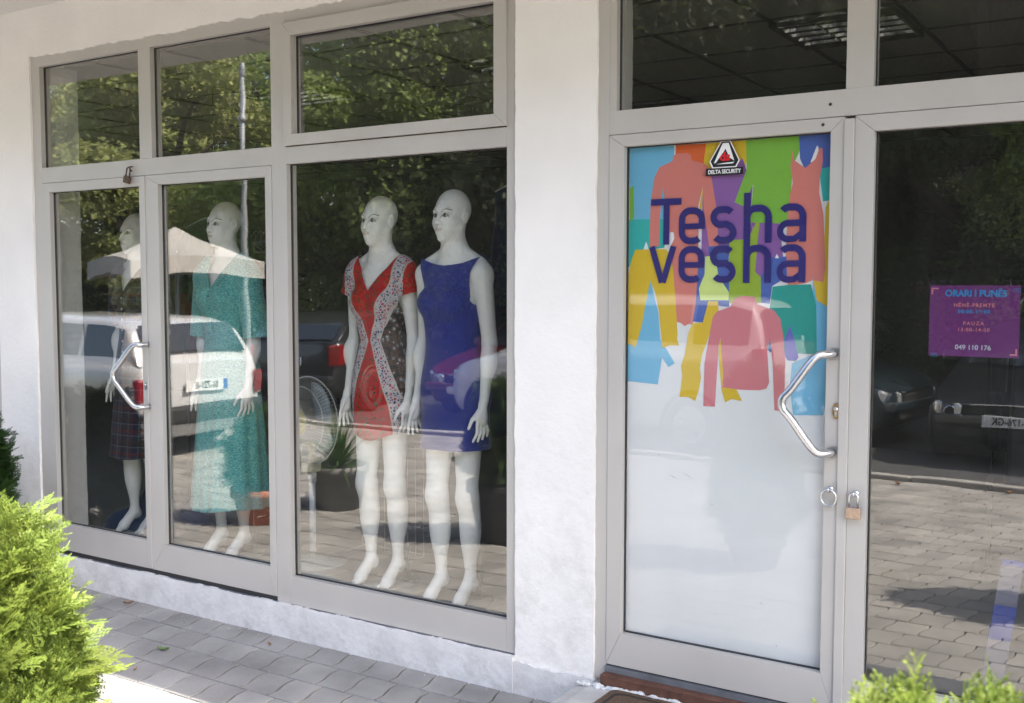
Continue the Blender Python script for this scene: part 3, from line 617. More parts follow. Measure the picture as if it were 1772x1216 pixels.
def grid(lo, hi, fine_lo, fine_hi, h, hf):
    return np.unique(np.round(np.concatenate([np.arange(lo, fine_lo, h), np.arange(fine_lo, fine_hi, hf), np.arange(fine_hi, hi + h, h)]), 6))
TORSO = [(.86, .060, .060, .01), (.90, .118, .085, .012), (.95, .150, .098, .012), (1.0, .152, .100, .012), (1.06, .138, .092, .010), (1.12, .118, .082, .006), (1.18, .107, .076, .004), (1.24, .112, .080, .002),
         (1.31, .126, .090, 0), (1.38, .135, .092, 0), (1.45, .142, .088, .004), (1.51, .140, .074, .008), (1.55, .105, .055, .012), (1.575, .06, .045, .012)]
def torso(B, off=0.0, k=.03, arms=True):
    B.loft([(z, a + off, b + off, c) for z, a, b, c in TORSO], .012)
    for s in (-1, 1):
        B.ell((s * .066, -.070, 1.372), (.056 + off, .050 + off, .056 + off), .03)
        B.ell((s * .068, .065, .965), (.075 + off, .068 + off, .080 + off), .04)
        B.cone((s * .02, .018, 1.615), (s * .154, .012, 1.548), .032 + off, .030 + off, .035)
        if arms: B.cone((s * .140, .006, 1.515), (s * .172, .006, 1.500), .047 + off, .047 + off, .03)
HZ = 1.76; HY = -.012        # head centre
def head(B):
    c = lambda x, y, z: (x, y + HY, z + HZ)
    B.ell(c(0, .022, .036), (.074, .092, .086), .03); B.ell(c(0, -.026, -.012), (.060, .060, .088), .03); B.ell(c(0, -.034, -.068), (.046, .047, .046), .03)
    B.ell(c(0, -.070, -.100), (.019, .018, .017), .022); B.cone(c(-.034, -.070, .021), c(.034, -.070, .021), .011, .011, .02)
    for s in (-1, 1):
        B.ell(c(s * .036, -.054, -.030), (.021, .022, .024), .03); B.ell(c(s * .029, -.092, .000), (.017, .013, .011), .012, sub=True)
        B.ell(c(s * .029, -.0705, .000), (.0135, .0125, .0115), .004)
        B.cone(c(s * .028, .0, -.085), c(s * .05, -.005, -.045), .022, .026, .03)
    B.cone(c(0, -.083, .008), c(0, -.107, -.031), .0065, .0100, .012)
    for s in (-1, 1): B.ell(c(s * .0105, -.094, -.036), (.0075, .009, .007), .008)
    B.ell(c(0, -.082, -.066), (.024, .014, .020), .02)
    B.cone(c(-.017, -.0885, -.0585), c(0, -.0970, -.0560), .0035, .0052, .006); B.cone(c(.017, -.0885, -.0585), c(0, -.0970, -.0560), .0035, .0052, .006)
    B.cone(c(-.012, -.0905, -.0665), c(.012, -.0905, -.0665), .0050, .0050, .006)
    for s in (-1, 1):
        B.ell(c(s * .0745, .012, -.004), (.007, .018, .031), .006, rot=(R(-8), 0, R(-14 * s))); B.ell(c(s * .083, .010, .000), (.005, .010, .017), .006, sub=True)
    B.cone(c(0, .020, -.05), (0, .014, 1.50), .051, .050, .035); B.cone((0, .010, 1.60), (0, .012, 1.48), .050, .060, .05)
def limb_set(B):
    for s in (-1, 1):
        f = -.018 if s < 0 else .012
        hip, kn, an = (s * .082, .012, .90), (s * .082, -.010 + f, .490), (s * .078, .020 + f, .135)
        B.cone(hip, kn, .080, .0475, .04); B.ell((s * .082, -.016 + f, .485), (.042, .042, .065), .04)
        B.cone((kn[0], kn[1] + .006, kn[2]), an, .0435, .0275, .03); B.ell((s * .083, .020 + f, .350), (.042, .045, .115), .05)
        # tiptoe foot
        B.ell((s * .078, .036 + f, .088), (.027, .027, .034), .02); B.cone((s * .078, .010 + f, .100), (s * .080, -.062 + f, .034), .030, .030, .025)
        B.cone((s * .080, -.062 + f, .030), (s * .078, -.105 + f, .014), .027, .015, .02)
        for t in range(5): B.cone((s * (.060 + t * .011), -.080 + f + t * .003, .020), (s * (.063 + t * .0105), -.118 + f + t * .006, .0095), .010, .0075, .004)
        # arm
        sh, el, wr = (s * .172, .006, 1.498), (s * .196, .028, 1.195), (s * .203, -.022, .945)
        B.cone(sh, el, .047, .035, .03); B.cone(el, wr, .036, .0225, .015); B.ell((s * .213, .004, 1.12), (.038, .038, .07), .02)
        # hand: palm, five fingers with one bend each
        B.cone((s * 0.204, -.034, .925), (s * 0.205, -.042, .862), .021, .024, .012); B.ell((s * 0.205, -.043, .868), (.016, .041, .040), .012)
        L = [.070, .078, .073, .058]
        for t in range(4):
            y = -.075 + t * .0205; sp = (t - 1.5); b = (s * 0.205, y, .842 + (.004 if t in (1, 2) else -.001))
            m = (s * .211, y + sp * .006, b[2] - L[t] * .52); e = (s * .199, y + sp * .014 - .004, b[2] - L[t] * 1.02)
            B.cone(b, m, .0090, .0078, .007); B.cone(m, e, .0078, .0060, .003)
        B.cone((s * 0.199, -.058, .895), (s * 0.187, -.092, .862), .012, .0095, .010); B.cone((s * 0.187, -.092, .862), (s * 0.183, -.112, .826), .0092, .0068, .004)
B = Field(grid(-.29, .29, -.088, .088, .005, .003), grid(-.18, .16, -.132, -.04, .005, .0030), grid(-.01, 1.90, 1.62, 1.86, .005, .0030))
torso(B, 0); limb_set(B); head(B)
BV, BQ = B.mesh(); BV = relax(BV, BQ, 1, .3)
# face paint as a point colour on a finer face
SKIN = mat('mannequin_paint', (.86, .85, .81), .38, spec=.45)
t_, N_, L_, P_ = nodes(SKIN); a_ = N_.new('ShaderNodeAttribute'); a_.attribute_name = 'tint'; L_.new(a_.outputs['Color'], P_.inputs['Base Color'])
P_.inputs['Subsurface Weight'].default_value = .0
body0 = npmesh('body', BV, BQ, SKIN, smooth=True); bme = body0.data
bm = bmesh.new(); bm.from_mesh(bme)
sel = [e for e in bm.edges if all(abs(v.co.x) < .062 and v.co.y < HY - .035 and HZ - .085 < v.co.z < HZ + .05 for v in e.verts)]
bmesh.ops.subdivide_edges(bm, edges=sel, cuts=2, use_grid_fill=True)
bm.to_mesh(bme); bm.free()
n = len(bme.vertices); co = np.empty(n * 3, np.float32); bme.vertices.foreach_get('co', co); co = co.reshape(-1, 3)
X, Y, Z = np.abs(co[:, 0]), co[:, 1] - HY, co[:, 2] - HZ
col = np.tile(np.array([.86, .85, .81]), (n, 1)); front = (Y < -.03) & (Z > -.09) & (Z < .06)
def paint(mask, c, op=1.0):
    w = np.clip(mask, 0, 1)[:, None] * op * front[:, None]; col[:] = col * (1 - w) + np.array(c) * w
def sst(v, e): return 1 / (1 + np.exp(np.clip(v / e, -40, 40)))
ex = X - .029
eye_up = .0092 - 48 * ex ** 2; eye_dn = -.0066 + 28 * ex ** 2
ineye = sst(-(eye_up - Z), -.0005) * 0
A_ = (Z < eye_up) & (Z > eye_dn) & (np.abs(ex) < .0175)
paint(sst(((ex / .024) ** 2 + ((Z - .004) / .013) ** 2) - 1, .18), (.25, .25, .23), .38)           # eyeshadow
paint(A_.astype(float), (.50, .52, .50)); ir = np.sqrt((ex + .0015) ** 2 + (Z - .0012) ** 2)
paint(A_ * sst(ir - .0072, .0003), (.05, .065, .06)); paint(A_ * sst(ir - .0036, .0003), (.005, .005, .005))
lw = np.abs(Z - eye_up); paint(sst(lw - .0018, .0003) * (np.abs(ex) < .020), (.015, .015, .015)); paint(sst(np.abs(Z - eye_dn) - .0014, .0003) * (np.abs(ex) < .0175), (.04, .04, .035), .8)
br = Z - (.0240 + .0030 - 22 * (ex - .006) ** 2 + .10 * ex); paint(sst(np.abs(br) - .0017, .0004) * (ex > -.019) * (ex < .025), (.035, .03, .028), .95)
lip = sst(((co[:, 0] / .0215) ** 2 + ((Z + .0615) / .0095) ** 2) - 1, .12); paint(lip * (Y < -.07), (.56, .36, .27), .50)
paint(sst(np.abs(Z + .0615 + 4 * X ** 2) - .0009, .0003) * (X < .019) * (Y < -.07), (.30, .17, .13), .6)
paint(sst(np.hypot(X - .005, Z + .0425) - .0022, .0005) * (Y < -.085), (.15, .11, .09), .7)
a = bme.color_attributes.new('tint', 'FLOAT_COLOR', 'POINT'); cc = np.ones((n, 4), np.float32); cc[:, :3] = col; a.data.foreach_set('color', cc.ravel())
bme.polygons.foreach_set('use_smooth', [True] * len(bme.polygons)); bpy.data.objects.remove(body0)
# ---------------------------------------------------------------- garments
def dress_field(h=.006):
    return Field(np.arange(-.33, .33, h), np.arange(-.27, .27, h), np.arange(.15, 1.66, h))
def garment(D, gs, mats, name, parent, colfn=None, thick=.0025):
    V, Q = D.mesh(); V = relax(V, Q, 2, .5); T = tris(Q)
    for g in gs: V, T = clip_tris(V, T, g)
    o = npmesh(name, V, T, mats, parent, smooth=True, col=None if colfn is None else colfn(V))
    m = o.modifiers.new('cloth', 'SOLIDIFY'); m.thickness = thick; m.offset = 1; return o
def fabric(name, col, rough=.85, sheen=.2, bump=(900, .25, .0006), noise=None): return mat(name, col, rough, spec=.15, sheen=sheen, bump=bump, noise=noise)
M['glassdisc'] = mat('base_plate_paint', (.30, .34, .37), .15, .6)
def mannequin(loc, rz, label, scale=1.0):
    t = thing('mannequin', label, 'mannequin', loc, rz, 'bald white shop window mannequins'); t.scale = (scale * .955, scale * .955, scale)
    b = bpy.data.objects.new('body', bme); C.objects.link(b); b.parent = t
    bm = bmesh.new(); lathe(bm, [(.0005, -.004), (.165, -.004), (.168, -.001), (.165, .002), (.0005, .002)], 0, .04, 40); tube(bm, [(.10, .09, .0), (.095, .085, .25), (.09, .05, .36)], .006, 8)
    obj('base_plate', bm, M['glassdisc'], t); return t
FZ = .232
mB = mannequin((-2.885, .275, FZ), R(-4), 'bald white mannequin in a plain sleeveless royal blue dress beside the column', 1.030)
mR = mannequin((-3.375, .345, FZ), R(-2), 'bald white mannequin in a red v-neck dress with floral side panels', 1.027)
mT = mannequin((-4.45, .330, FZ), R(-3), 'bald white mannequin in a long turquoise shirt dress behind the left doors', 1.034)
mP = mannequin((-5.33, .44, FZ), R(0), 'bald white mannequin in a navy and red plaid dress behind the leftmost door leaf', 1.02)
# blue shift dress
D = dress_field(); 
torso(D, .010); sk = [(.60, .178, .118, .01), (.70, .180, .121, .012), (.80, .176, .121, .014), (.90, .173, .122, .014), (.97, .170, .122, .014), (1.05, .158, .112, .010), (1.14, .142, .100, .006), (1.22, .136, .098, .0), (1.31, .142, .105, 0), (1.38, .146, .105, 0)]
D.loft(sk, .03, mod=lambda th, z: 1 + .010 * np.sin(5 * th + 9 * z) * np.clip((1.1 - z) * 2, 0, 1))
D.cone((-.066, -.085, 1.372), (.066, -.085, 1.372), .052, .052, .04)
neck = lambda x, y, z: np.where(y < .03, z - (1.540 + 1.2 * x ** 2), z - (1.56 + 1.6 * x ** 2))
arm_b = lambda x, y, z: np.where(z > 1.325, np.abs(x) - np.interp(z, [1.325, 1.345, 1.37, 1.41, 1.46, 1.51, 1.55, 1.60], [.26, .168, .150, .138, .137, .148, .166, .18]), -1.0)
BLUE = fabric('royal_blue_crepe', (.028, .040, .235), .8, bump=(9, .6, .012), noise=(3, .06, 3))
garment(D, [lambda x, y, z: .712 + .03 * x - z, neck, arm_b], BLUE, 'dress', mB)
# red fitted dress
D = dress_field(); torso(D, .009)
sk = [(.64, .160, .118, .01), (.74, .160, .116, .012), (.84, .168, .116, .014), (.93, .172, .117, .014), (1.0, .166, .113, .013), (1.07, .148, .104, .010), (1.14, .124, .090, .006), (1.19, .116, .085, .004), (1.25, .122, .090, .002)]
D.loft(sk, .02, mod=lambda th, z: 1 + .018 * np.sin(4 * th + 14 * z) * np.clip((1.05 - z) * 2, 0, 1))
for s in (-1, 1): D.cone((s * .145, .006, 1.510), (s * .214, .014, 1.36), .064, .066, .03)
vneck = lambda x, y, z: np.where(y < .02, z - (1.425 + 1.15 * np.abs(x) ** .95), z - (1.55 + 1.1 * x ** 2))
slv = lambda x, y, z: np.where((np.abs(x) > .153) & (z > 1.2), 1.395 + .30 * (np.abs(x) - .15) - z, -1.0)
RED = mat('printed_jersey', (.45, .02, .02), .75, spec=.2, bump=(500, .15, .0005)); t_, N_, L_, P_ = nodes(RED)
a_ = N_.new('ShaderNodeAttribute'); a_.attribute_name = 'tint'; tc = N_.new('ShaderNodeTexCoord')
def vor(scale, feat='F1'):
    v = N_.new('ShaderNodeTexVoronoi'); v.inputs['Scale'].default_value = scale; v.feature = feat; L_.new(tc.outputs['Object'], v.inputs['Vector']); return v
def ramp(src, stops, const=True):
    r = N_.new('ShaderNodeValToRGB'); r.color_ramp.interpolation = 'CONSTANT' if const else 'LINEAR'; e = r.color_ramp.elements
    while len(e) < len(stops): e.new(.5)
    for q, (p, c) in zip(e, stops): q.position = p; q.color = (*c, 1)
    L_.new(src, r.inputs[0]); return r
def mixc(f, a, b):
    m = N_.new('ShaderNodeMix'); m.data_type = 'RGBA'; L_.new(f, m.inputs[0]); L_.new(a, m.inputs[6]); L_.new(b, m.inputs[7]); return m.outputs[2]
sep = N_.new('ShaderNodeSeparateColor'); L_.new(a_.outputs['Color'], sep.inputs[0])
v1 = vor(44); red = ramp(v1.outputs['Distance'], [(0, (.28, .24, .14)), (.10, (.03, .03, .03)), (.24, (.26, .09, .02)), (.34, (.46, .018, .016)), (.9, (.46, .018, .016))])
v2 = vor(75, 'DISTANCE_TO_EDGE'); v3 = vor(75); flo = ramp(v2.outputs['Distance'], [(0, (.55, .52, .52)), (.10, (.50, .48, .50)), (.14, (.05, .05, .12)), (.9, (.05, .05, .12))])
petal = ramp(v3.outputs['Color'], [(0, (.03, .04, .12)), (.35, (.42, .06, .10)), (.6, (.45, .42, .44)), (.8, (.08, .16, .22))]); fl2 = mixc(sep.outputs[1], flo.outputs[0], flo.outputs[0])
mk = ramp(v2.outputs['Distance'], [(0, (0, 0, 0)), (.13, (1, 1, 1))]); flo_c = mixc(mk.outputs[0], flo.outputs[0], petal.outputs[0])
v4 = vor(38); v5 = vor(90); br1 = ramp(v4.outputs['Distance'], [(0, (.50, .48, .47)), (.16, (.05, .10, .14)), (.26, (.45, .43, .42)), (.31, (.06, .035, .03)), (.5, (.10, .055, .04)), (.62, (.02, .018, .02))])
dots = ramp(v5.outputs['Distance'], [(0, (1, 1, 1)), (.13, (0, 0, 0))]); oc = N_.new('ShaderNodeRGB'); oc.outputs[0].default_value = (.36, .30, .24, 1)
bro = mixc(dots.outputs[0], br1.outputs[0], oc.outputs[0])
c1 = mixc(sep.outputs[0], red.outputs[0], flo_c); c2 = mixc(sep.outputs[1], c1, bro)
wh = N_.new('ShaderNodeRGB'); wh.outputs[0].default_value = (.55, .50, .46, 1); c3 = mixc(sep.outputs[2], c2, wh.outputs[0]); L_.new(c3, P_.inputs['Base Color'])
def redcol(V):
    x, y, z = np.abs(V[:, 0]), V[:, 1], V[:, 2]
    w = np.interp(z, [.66, .76, .88, 1.0, 1.12, 1.19, 1.25, 1.33, 1.42, 1.50, 1.6], [.125, .135, .118, .080, .034, .010, .028, .062, .100, .128, .14])
    fw = np.interp(z, [.6, .75, 1.0, 1.19, 1.33, 1.42, 1.55], [.042, .050, .062, .050, .062, .066, .06])
    fr = y < .02
    top = (z > 1.40) & fr; R_ = (((x > w) | ~fr) & ~(top & (x > .192))).astype(float); G_ = (((x > w + fw) | ~fr) & ~top).astype(float)
    B_ = (((np.abs(x - w) < .0035) | (np.abs(x - w - fw) < .003)) & fr).astype(float)
    return np.stack([R_, G_, B_], 1)
D2 = D
V, Q = D2.mesh(); V = relax(V, Q, 2, .5); T = tris(Q)
for g in (lambda x, y, z: .732 - .02 * np.cos(x * 18) - z, vneck, slv): V, T = clip_tris(V, T, g)
# one level of refinement so the panel borders are crisp
def refine(V, T):
    e = {}; V = list(map(tuple, V)); out = []
    def mid(a, b):
        k = (min(a, b), max(a, b))
        if k not in e: e[k] = len(V); V.append(tuple((V[a][i] + V[b][i]) / 2 for i in range(3)))
        return e[k]
    for a, b, c in T:
        p, q, r = mid(a, b), mid(b, c), mid(c, a); out += [(a, p, r), (p, b, q), (r, q, c), (p, q, r)]
    return np.array(V), np.array(out)
V, T = refine(V, T)
o = npmesh('dress', V, T, RED, mR, smooth=True, col=redcol(V)); m = o.modifiers.new('cloth', 'SOLIDIFY'); m.thickness = .0025; m.offset = 1
# turquoise shirt dress
D = dress_field(.0065); torso(D, .014)
pl = lambda th, z: 1 + (.030 * np.sin(15 * th + 1.5 * np.sin(3 * z)) + .018 * np.sin(6 * th + 2)) * np.clip((1.12 - z) * 2.2, 0, 1) + .012 * np.sin(9 * th + 30 * z) * np.exp(-((z - 1.18) / .06) ** 2)
D.loft([(.17, .235, .195, .012), (.30, .228, .188, .012), (.5, .212, .172, .013), (.7, .198, .155, .014), (.88, .184, .138, .014), (1.0, .170, .124, .013), (1.08, .155, .112, .010), (1.14, .140, .102, .006), (1.18, .133, .098, .004), (1.25, .143, .106, .002), (1.34, .152, .112, 0), (1.42, .156, .108, 0), (1.48, .150, .09, .006)], .02, mod=pl)
for s in (-1, 1): D.cone((s * .130, .006, 1.512), (s * .177, .006, 1.478), .060, .068, .03); D.cone((s * .177, .006, 1.478), (s * .235, .018, 1.12), .066, .072, .02)
TEAL = fabric('turquoise_viscose', (.06, .33, .32), .8, .3, bump=(300, .2, .001)); t_, N_, L_, P_ = nodes(TEAL); tc = N_.new('ShaderNodeTexCoord')
mp = N_.new('ShaderNodeMapping'); mp.inputs['Scale'].default_value = (90, 90, 260); L_.new(tc.outputs['Object'], mp.inputs[0]); nz = N_.new('ShaderNodeTexNoise'); nz.inputs['Scale'].default_value = 1; nz.inputs['Detail'].default_value = 2; L_.new(mp.outputs[0], nz.inputs['Vector'])
rp = ramp(nz.outputs['Fac'], [(.36, (.05, .28, .31)), (.5, (.11, .44, .42)), (.64, (.28, .58, .52))], False); L_.new(rp.outputs[0], P_.inputs['Base Color'])
tn = lambda x, y, z: np.where(y < .01, z - (1.42 + 1.6 * np.abs(x)), z - (1.575 + .6 * x ** 2))
garment(D, [lambda x, y, z:   .262 + .012 * np.sin(11 * x + 5 * y) - z, tn, lambda x, y, z: np.where((np.abs(x) > .170) & (z > 1.045), 1.165 + .15 * (np.abs(x) - .2) - z, -1.0)], TEAL, 'dress', mT)
def collar(parent, m, spread=.0, z0=1.42):
    for s in (-1, 1):
        bm = bmesh.new(); P = [(.006, -.112, z0 + .015), (.040, -.104, z0 + .050), (.062, -.075, z0 + .105), (.070, -.02, z0 + .150), (.062, .035, z0 + .170)]
        O = [(.038, -.120, z0 + .008), (.085, -.108, z0 + .048), (.105, -.078, z0 + .092), (.108, -.02, z0 + .128), (.090, .048, z0 + .150)]
        a = [bm.verts.new((s * x, y, z)) for x, y, z in P]; b = [bm.verts.new((s * x, y, z)) for x, y, z in O]
        for i in range(4): bm.faces.new((a[i], a[i + 1], b[i + 1], b[i]) if s > 0 else (b[i], b[i + 1], a[i + 1], a[i]))
        o = obj('collar', bm, m, parent, smooth=True); md = o.modifiers.new('s', 'SOLIDIFY'); md.thickness = .003; md = o.modifiers.new('ss', 'SUBSURF'); md.levels = md.render_levels = 2
def placket(parent, m, mb, z0, z1, y0, n=7):
    bm = bmesh.new(); box(bm, -.015, .015, y0 - .003, y0 + .02, z0, z1); o = obj('placket', bm, m, parent, bevel=.002)
    for i in range(n):
        z = z0 + .03 + (z1 - z0 - .05) * i / (n - 1); bm = bmesh.new(); lathe(bm, [(.0003, y0 - .0058), (.0052, y0 - .0055), (.006, y0 - .0035)], 0, z, 12, axis='y'); obj('button', bm, mb, o)
placket(mT, TEAL, mat('teal_button', (.04, .2, .2), .3), 1.16, 1.405, -.1225, 4); collar(mT, TEAL)
bm = bmesh.new(); rr_ = [( .136, .101)];
for k in range(40):
    pass
lathe(bm, [(1, 1.163), (1.012, 1.170), (1.012, 1.190), (1, 1.197)], 0, 0, 48)
for v in bm.verts: v.co.x *= .142; v.co.y = v.co.y * .106 + .004
obj('waistband', bm, TEAL, mT, smooth=True)
# plaid shirt dress
D = dress_field(.007); torso(D, .012)
D.loft([(.40, .215, .170, .012), (.5, .205, .160, .012), (.7, .192, .146, .013), (.88, .180, .130, .014), (1.0, .168, .120, .013), (1.08, .152, .108, .010), (1.18, .130, .094, .004), (1.25, .136, .10, .002), (1.34, .148, .108, 0), (1.42, .152, .104, 0), (1.48, .148, .09, .006)], .02,
       mod=lambda th, z: 1 + (.028 * np.sin(11 * th + 1) + .015 * np.sin(5 * th)) * np.clip((1.12 - z) * 2.2, 0, 1))
for s in (-1, 1): D.cone((s * .130, .006, 1.512), (s * .177, .006, 1.478), .058, .064, .03); D.cone((s * .177, .006, 1.478), (s * .225, .018, 1.18), .060, .064, .02)
PLAID = fabric('plaid_cotton', (.02, .03, .10), .85, .2); t_, N_, L_, P_ = nodes(PLAID); tc = N_.new('ShaderNodeTexCoord'); sx = N_.new('ShaderNodeSeparateXYZ'); L_.new(tc.outputs['Object'], sx.inputs[0])
def band(src, freq, lo, ph=0):
    m1 = N_.new('ShaderNodeMath'); m1.operation = 'MULTIPLY_ADD'; m1.inputs[1].default_value = freq; m1.inputs[2].default_value = ph; L_.new(src, m1.inputs[0])
    m2 = N_.new('ShaderNodeMath'); m2.operation = 'SINE'; L_.new(m1.outputs[0], m2.inputs[0]); m3 = N_.new('ShaderNodeMath'); m3.operation = 'GREATER_THAN'; m3.inputs[1].default_value = lo; L_.new(m2.outputs[0], m3.inputs[0])
    m4 = N_.new('ShaderNodeMath'); m4.operation = 'MULTIPLY'; m4.inputs[1].default_value = .6; L_.new(m3.outputs[0], m4.inputs[0]); return m4.outputs[0]
def rgb(c): q = N_.new('ShaderNodeRGB'); q.outputs[0].default_value = (*c, 1); return q.outputs[0]
c = rgb((.010, .013, .045))
for src in (sx.outputs[0], sx.outputs[2]):
    c = mixc(band(src, 95, .62), c, rgb((.10, .010, .014))); c = mixc(band(src, 95, .965, 2.4), c, rgb((.12, .12, .14))); c = mixc(band(src, 47.5, .80, 1.0), c, rgb((.01, .012, .02)))
L_.new(c, P_.inputs['Base Color'])
garment(D, [lambda x, y, z: .44 + .03 * np.abs(x) * 3 - z, tn, lambda x, y, z: np.where((np.abs(x) > .163) & (z > 1.09), 1.215 - z, -1.0)], PLAID, 'dress', mP)
placket(mP, PLAID, mat('pale_button', (.55, .55, .55), .3), .98, 1.405, -.119, 7); collar(mP, PLAID)
# ================================================================== inside the shop
M['cream'] = mat('cream_plastic', (.52, .47, .33), .4, noise=(8, .04)); M['wire'] = mat('pale_wire', (.60, .60, .56), .35, .2); M['blade'] = mat('fan_blade_plastic', (.30, .34, .36), .3)
fan = thing('stand_fan', 'cream stand fan with round wire cage standing left of the red dress mannequin', 'fan', (-3.955, .46, .226), R(-8))
bm = bmesh.new(); lathe(bm, [(.0005, .03), (.05, .028), (.17, .012), (.185, 0)], 0, 0, 36); obj('base', bm, M['wire'], fan)
bm = bmesh.new(); tube(bm, [(0, 0, .02), (0, 0, .47)], .0175, 14); tube(bm, [(0, 0, .44), (0, 0, .50)], .024, 14); obj('pole', bm, mat('fan_pole_paint', (.50, .52, .54), .35), fan)
bm = bmesh.new(); box(bm, -.042, .042, -.045, .035, .495, .655); cb = obj('control_box', bm, M['cream'], fan, bevel=.012)
bm = bmesh.new(); box(bm, -.022, .028, -.0485, -.0455, .545, .635); obj('control_panel', bm, mat('fan_panel', (.16, .18, .19), .4), cb, bevel=.002)
bm = bmesh.new(); tube(bm, [(0, 0, .65), (0, .02, .76)], .02, 12); lathe(bm, [(.0005, .17), (.05, .16), (.07, .10), (.072, .03), (.05, .0)], 0, .775, 28, axis='y'); obj('motor', bm, M['cream'], fan)
bm = bmesh.new(); zc = .775; RC = .235
for yy, rr_ in ((-.015, RC), (-.075, RC * .80), (-.095, .075)): tube(bm, [(rr_ * math.cos(t), yy, zc + rr_ * math.sin(t)) for t in [2 * math.pi * k / 64 for k in range(65)]], .0034 if yy > -.02 else .0022, 6)
for k in range(72):
    t = 2 * math.pi * k / 72; c_, s_ = math.cos(t), math.sin(t)
    tube(bm, [(.07 * c_, -.097, zc + .07 * s_), (.13 * c_, -.096, zc + .13 * s_), (RC * .80 * c_, -.076, zc + RC * .80 * s_), (RC * .96 * c_, -.045, zc + RC * .96 * s_), (RC * c_, -.015, zc + RC * s_), (RC * .8 * c_, .05, zc + RC * .8 * s_), (.08 * c_, .075, zc + .08 * s_)], .0010, 4, cap=False)
obj('cage', bm, M['wire'], fan)
bm = bmesh.new(); lathe(bm, [(.0005, -.108), (.066, -.106), (.074, -.098), (.074, -.094)], 0, zc, 32, axis='y'); cap = obj('hub_cap', bm, mat('hub_cap_plastic', (.50, .45, .20), .35), fan)
bm = bmesh.new()
for i in range(5): box(bm, -.044 + i * .0085, -.0405 + i * .0085, -.1095, -.1075, zc - .022 + i * .004, zc + .012 + i * .004)
obj('hub_mark', bm, M['gasket'], cap)
bm = bmesh.new()
for k in range(3):
    a0 = 2 * math.pi * k / 3; n = 8; g = []
    for i in range(n + 1):
        a = a0 + R(95) * i / n; row = []
        for j in range(5):
            rr_ = .05 + .155 * j / 4; row.append(bm.verts.new((rr_ * math.cos(a), -.035 + .05 * (i / n), zc + rr_ * math.sin(a))))
        g.append(row)
    for i in range(n):
        for j in range(4): bm.faces.new((g[i][j], g[i + 1][j], g[i + 1][j + 1], g[i][j + 1]))
o = obj('blades', bm, M['blade'], fan, smooth=True); md = o.modifiers.new('s', 'SOLIDIFY'); md.thickness = .002
# ceiling lights with mirror louvres
M['mirror'] = mat('louvre_metal', (.92, .92, .90), .12, 1.0, bump=(30, .6, .012))
def clight(x, y, lab):
    t = thing('ceiling_light', lab, 'ceiling light', (x, y, 2.991), 0, 'square louvred ceiling lights')
    bm = bmesh.new(); frame_ring(bm, -.295, .295, -.295, .295, .018, .018, .018, .018, 0, .02)
    bmesh.ops.rotate(bm, verts=bm.verts[:], matrix=Matrix.Rotation(R(-90), 3, 'X')); bmesh.ops.translate(bm, verts=bm.verts[:], vec=(0, 0, -.012)); obj('housing', bm, M['tbar'], t)
    bm = bmesh.new()
    for i in range(3):          # curved reflector troughs
        cx = -.185 + i * .185; g = []
        for j in range(7):
            a = R(-70 + 140 * j / 6); g.append([bm.verts.new((cx + .092 * math.sin(a), yy, -.010 + .040 * math.cos(a) - .022)) for yy in (-.277, .277)])
        for j in range(6): bm.faces.new((g[j][0], g[j][1], g[j + 1][1], g[j + 1][0]))
        for q in range(5):      # cross blades
            yy = -.22 + q * .11; vs = [(cx - .088, yy - .022, -.026), (cx + .088, yy - .022, -.026), (cx + .078, yy, .012), (cx - .078, yy, .012), (cx + .088, yy + .022, -.026), (cx - .088, yy + .022, -.026)]
            v = [bm.verts.new(p) for p in vs]; bm.faces.new((v[0], v[1], v[2], v[3])); bm.faces.new((v[3], v[2], v[4], v[5])); bm.faces.new((v[0], v[5], v[4], v[1]))
    obj('louvre', bm, M['mirror'], t)
clight(-1.45, 1.58, 'louvred square ceiling light above the two right transom windows')
clight(-3.25, 1.58, 'louvred square ceiling light seen at the right end of the tilting sash window')
clight(-5.05, 1.58, 'louvred square ceiling light seen behind the left transom panes')
clight(-3.25, 3.38, 'louvred square ceiling light deeper in the shop, low in the transom above the poster door')
# clothes rails
M['chrome'] = mat('chrome_rail', (.30, .30, .30), .25, 1.0); M['hang'] = mat('clear_hanger_plastic', (.42, .45, .44), .2, spec=.6)
def rail(x0, x1, y, z, lab, legs=True):
    t = thing('clothes_rail', lab, 'clothes rail', ((x0 + x1) / 2, y, .225)); w_ = (x1 - x0) / 2
    bm = bmesh.new(); tube(bm, [(-w_, 0, z - .225), (w_, 0, z - .225)], .009, 10); obj('bar', bm, M['chrome'], t)
    for s in (-1, 1):
        bm = bmesh.new(); tube(bm, [(s * w_, 0, z - .225), (s * w_, 0, .02)], .0125, 10); tube(bm, [(s * w_, -.22, .012), (s * w_, .22, .012)], .012, 8); obj('leg', bm, M['chrome'], t)
    return t
bm = bmesh.new(); tube(bm, [(0, 0, 0), (0, 0, -.03)] , .0016, 6)
tube(bm, [(.018 * math.sin(R(a)), 0, .018 * math.cos(R(a))) for a in range(-110, 181, 20)], .0016, 6); tube(bm, [(0, 0, -.018), (0, 0, -.05)], .002, 6)
tube(bm, [(-.20, 0, -.115), (-.10, 0, -.072), (0, 0, -.048), (.10, 0, -.072), (.20, 0, -.115)], .0055, 8); tube(bm, [(-.19, 0, -.118), (.19, 0, -.118)], .0022, 6)
hang_me = bpy.data.meshes.new('hanger'); bm.to_mesh(hang_me); bm.free(); hang_me.materials.append(M['hang'])
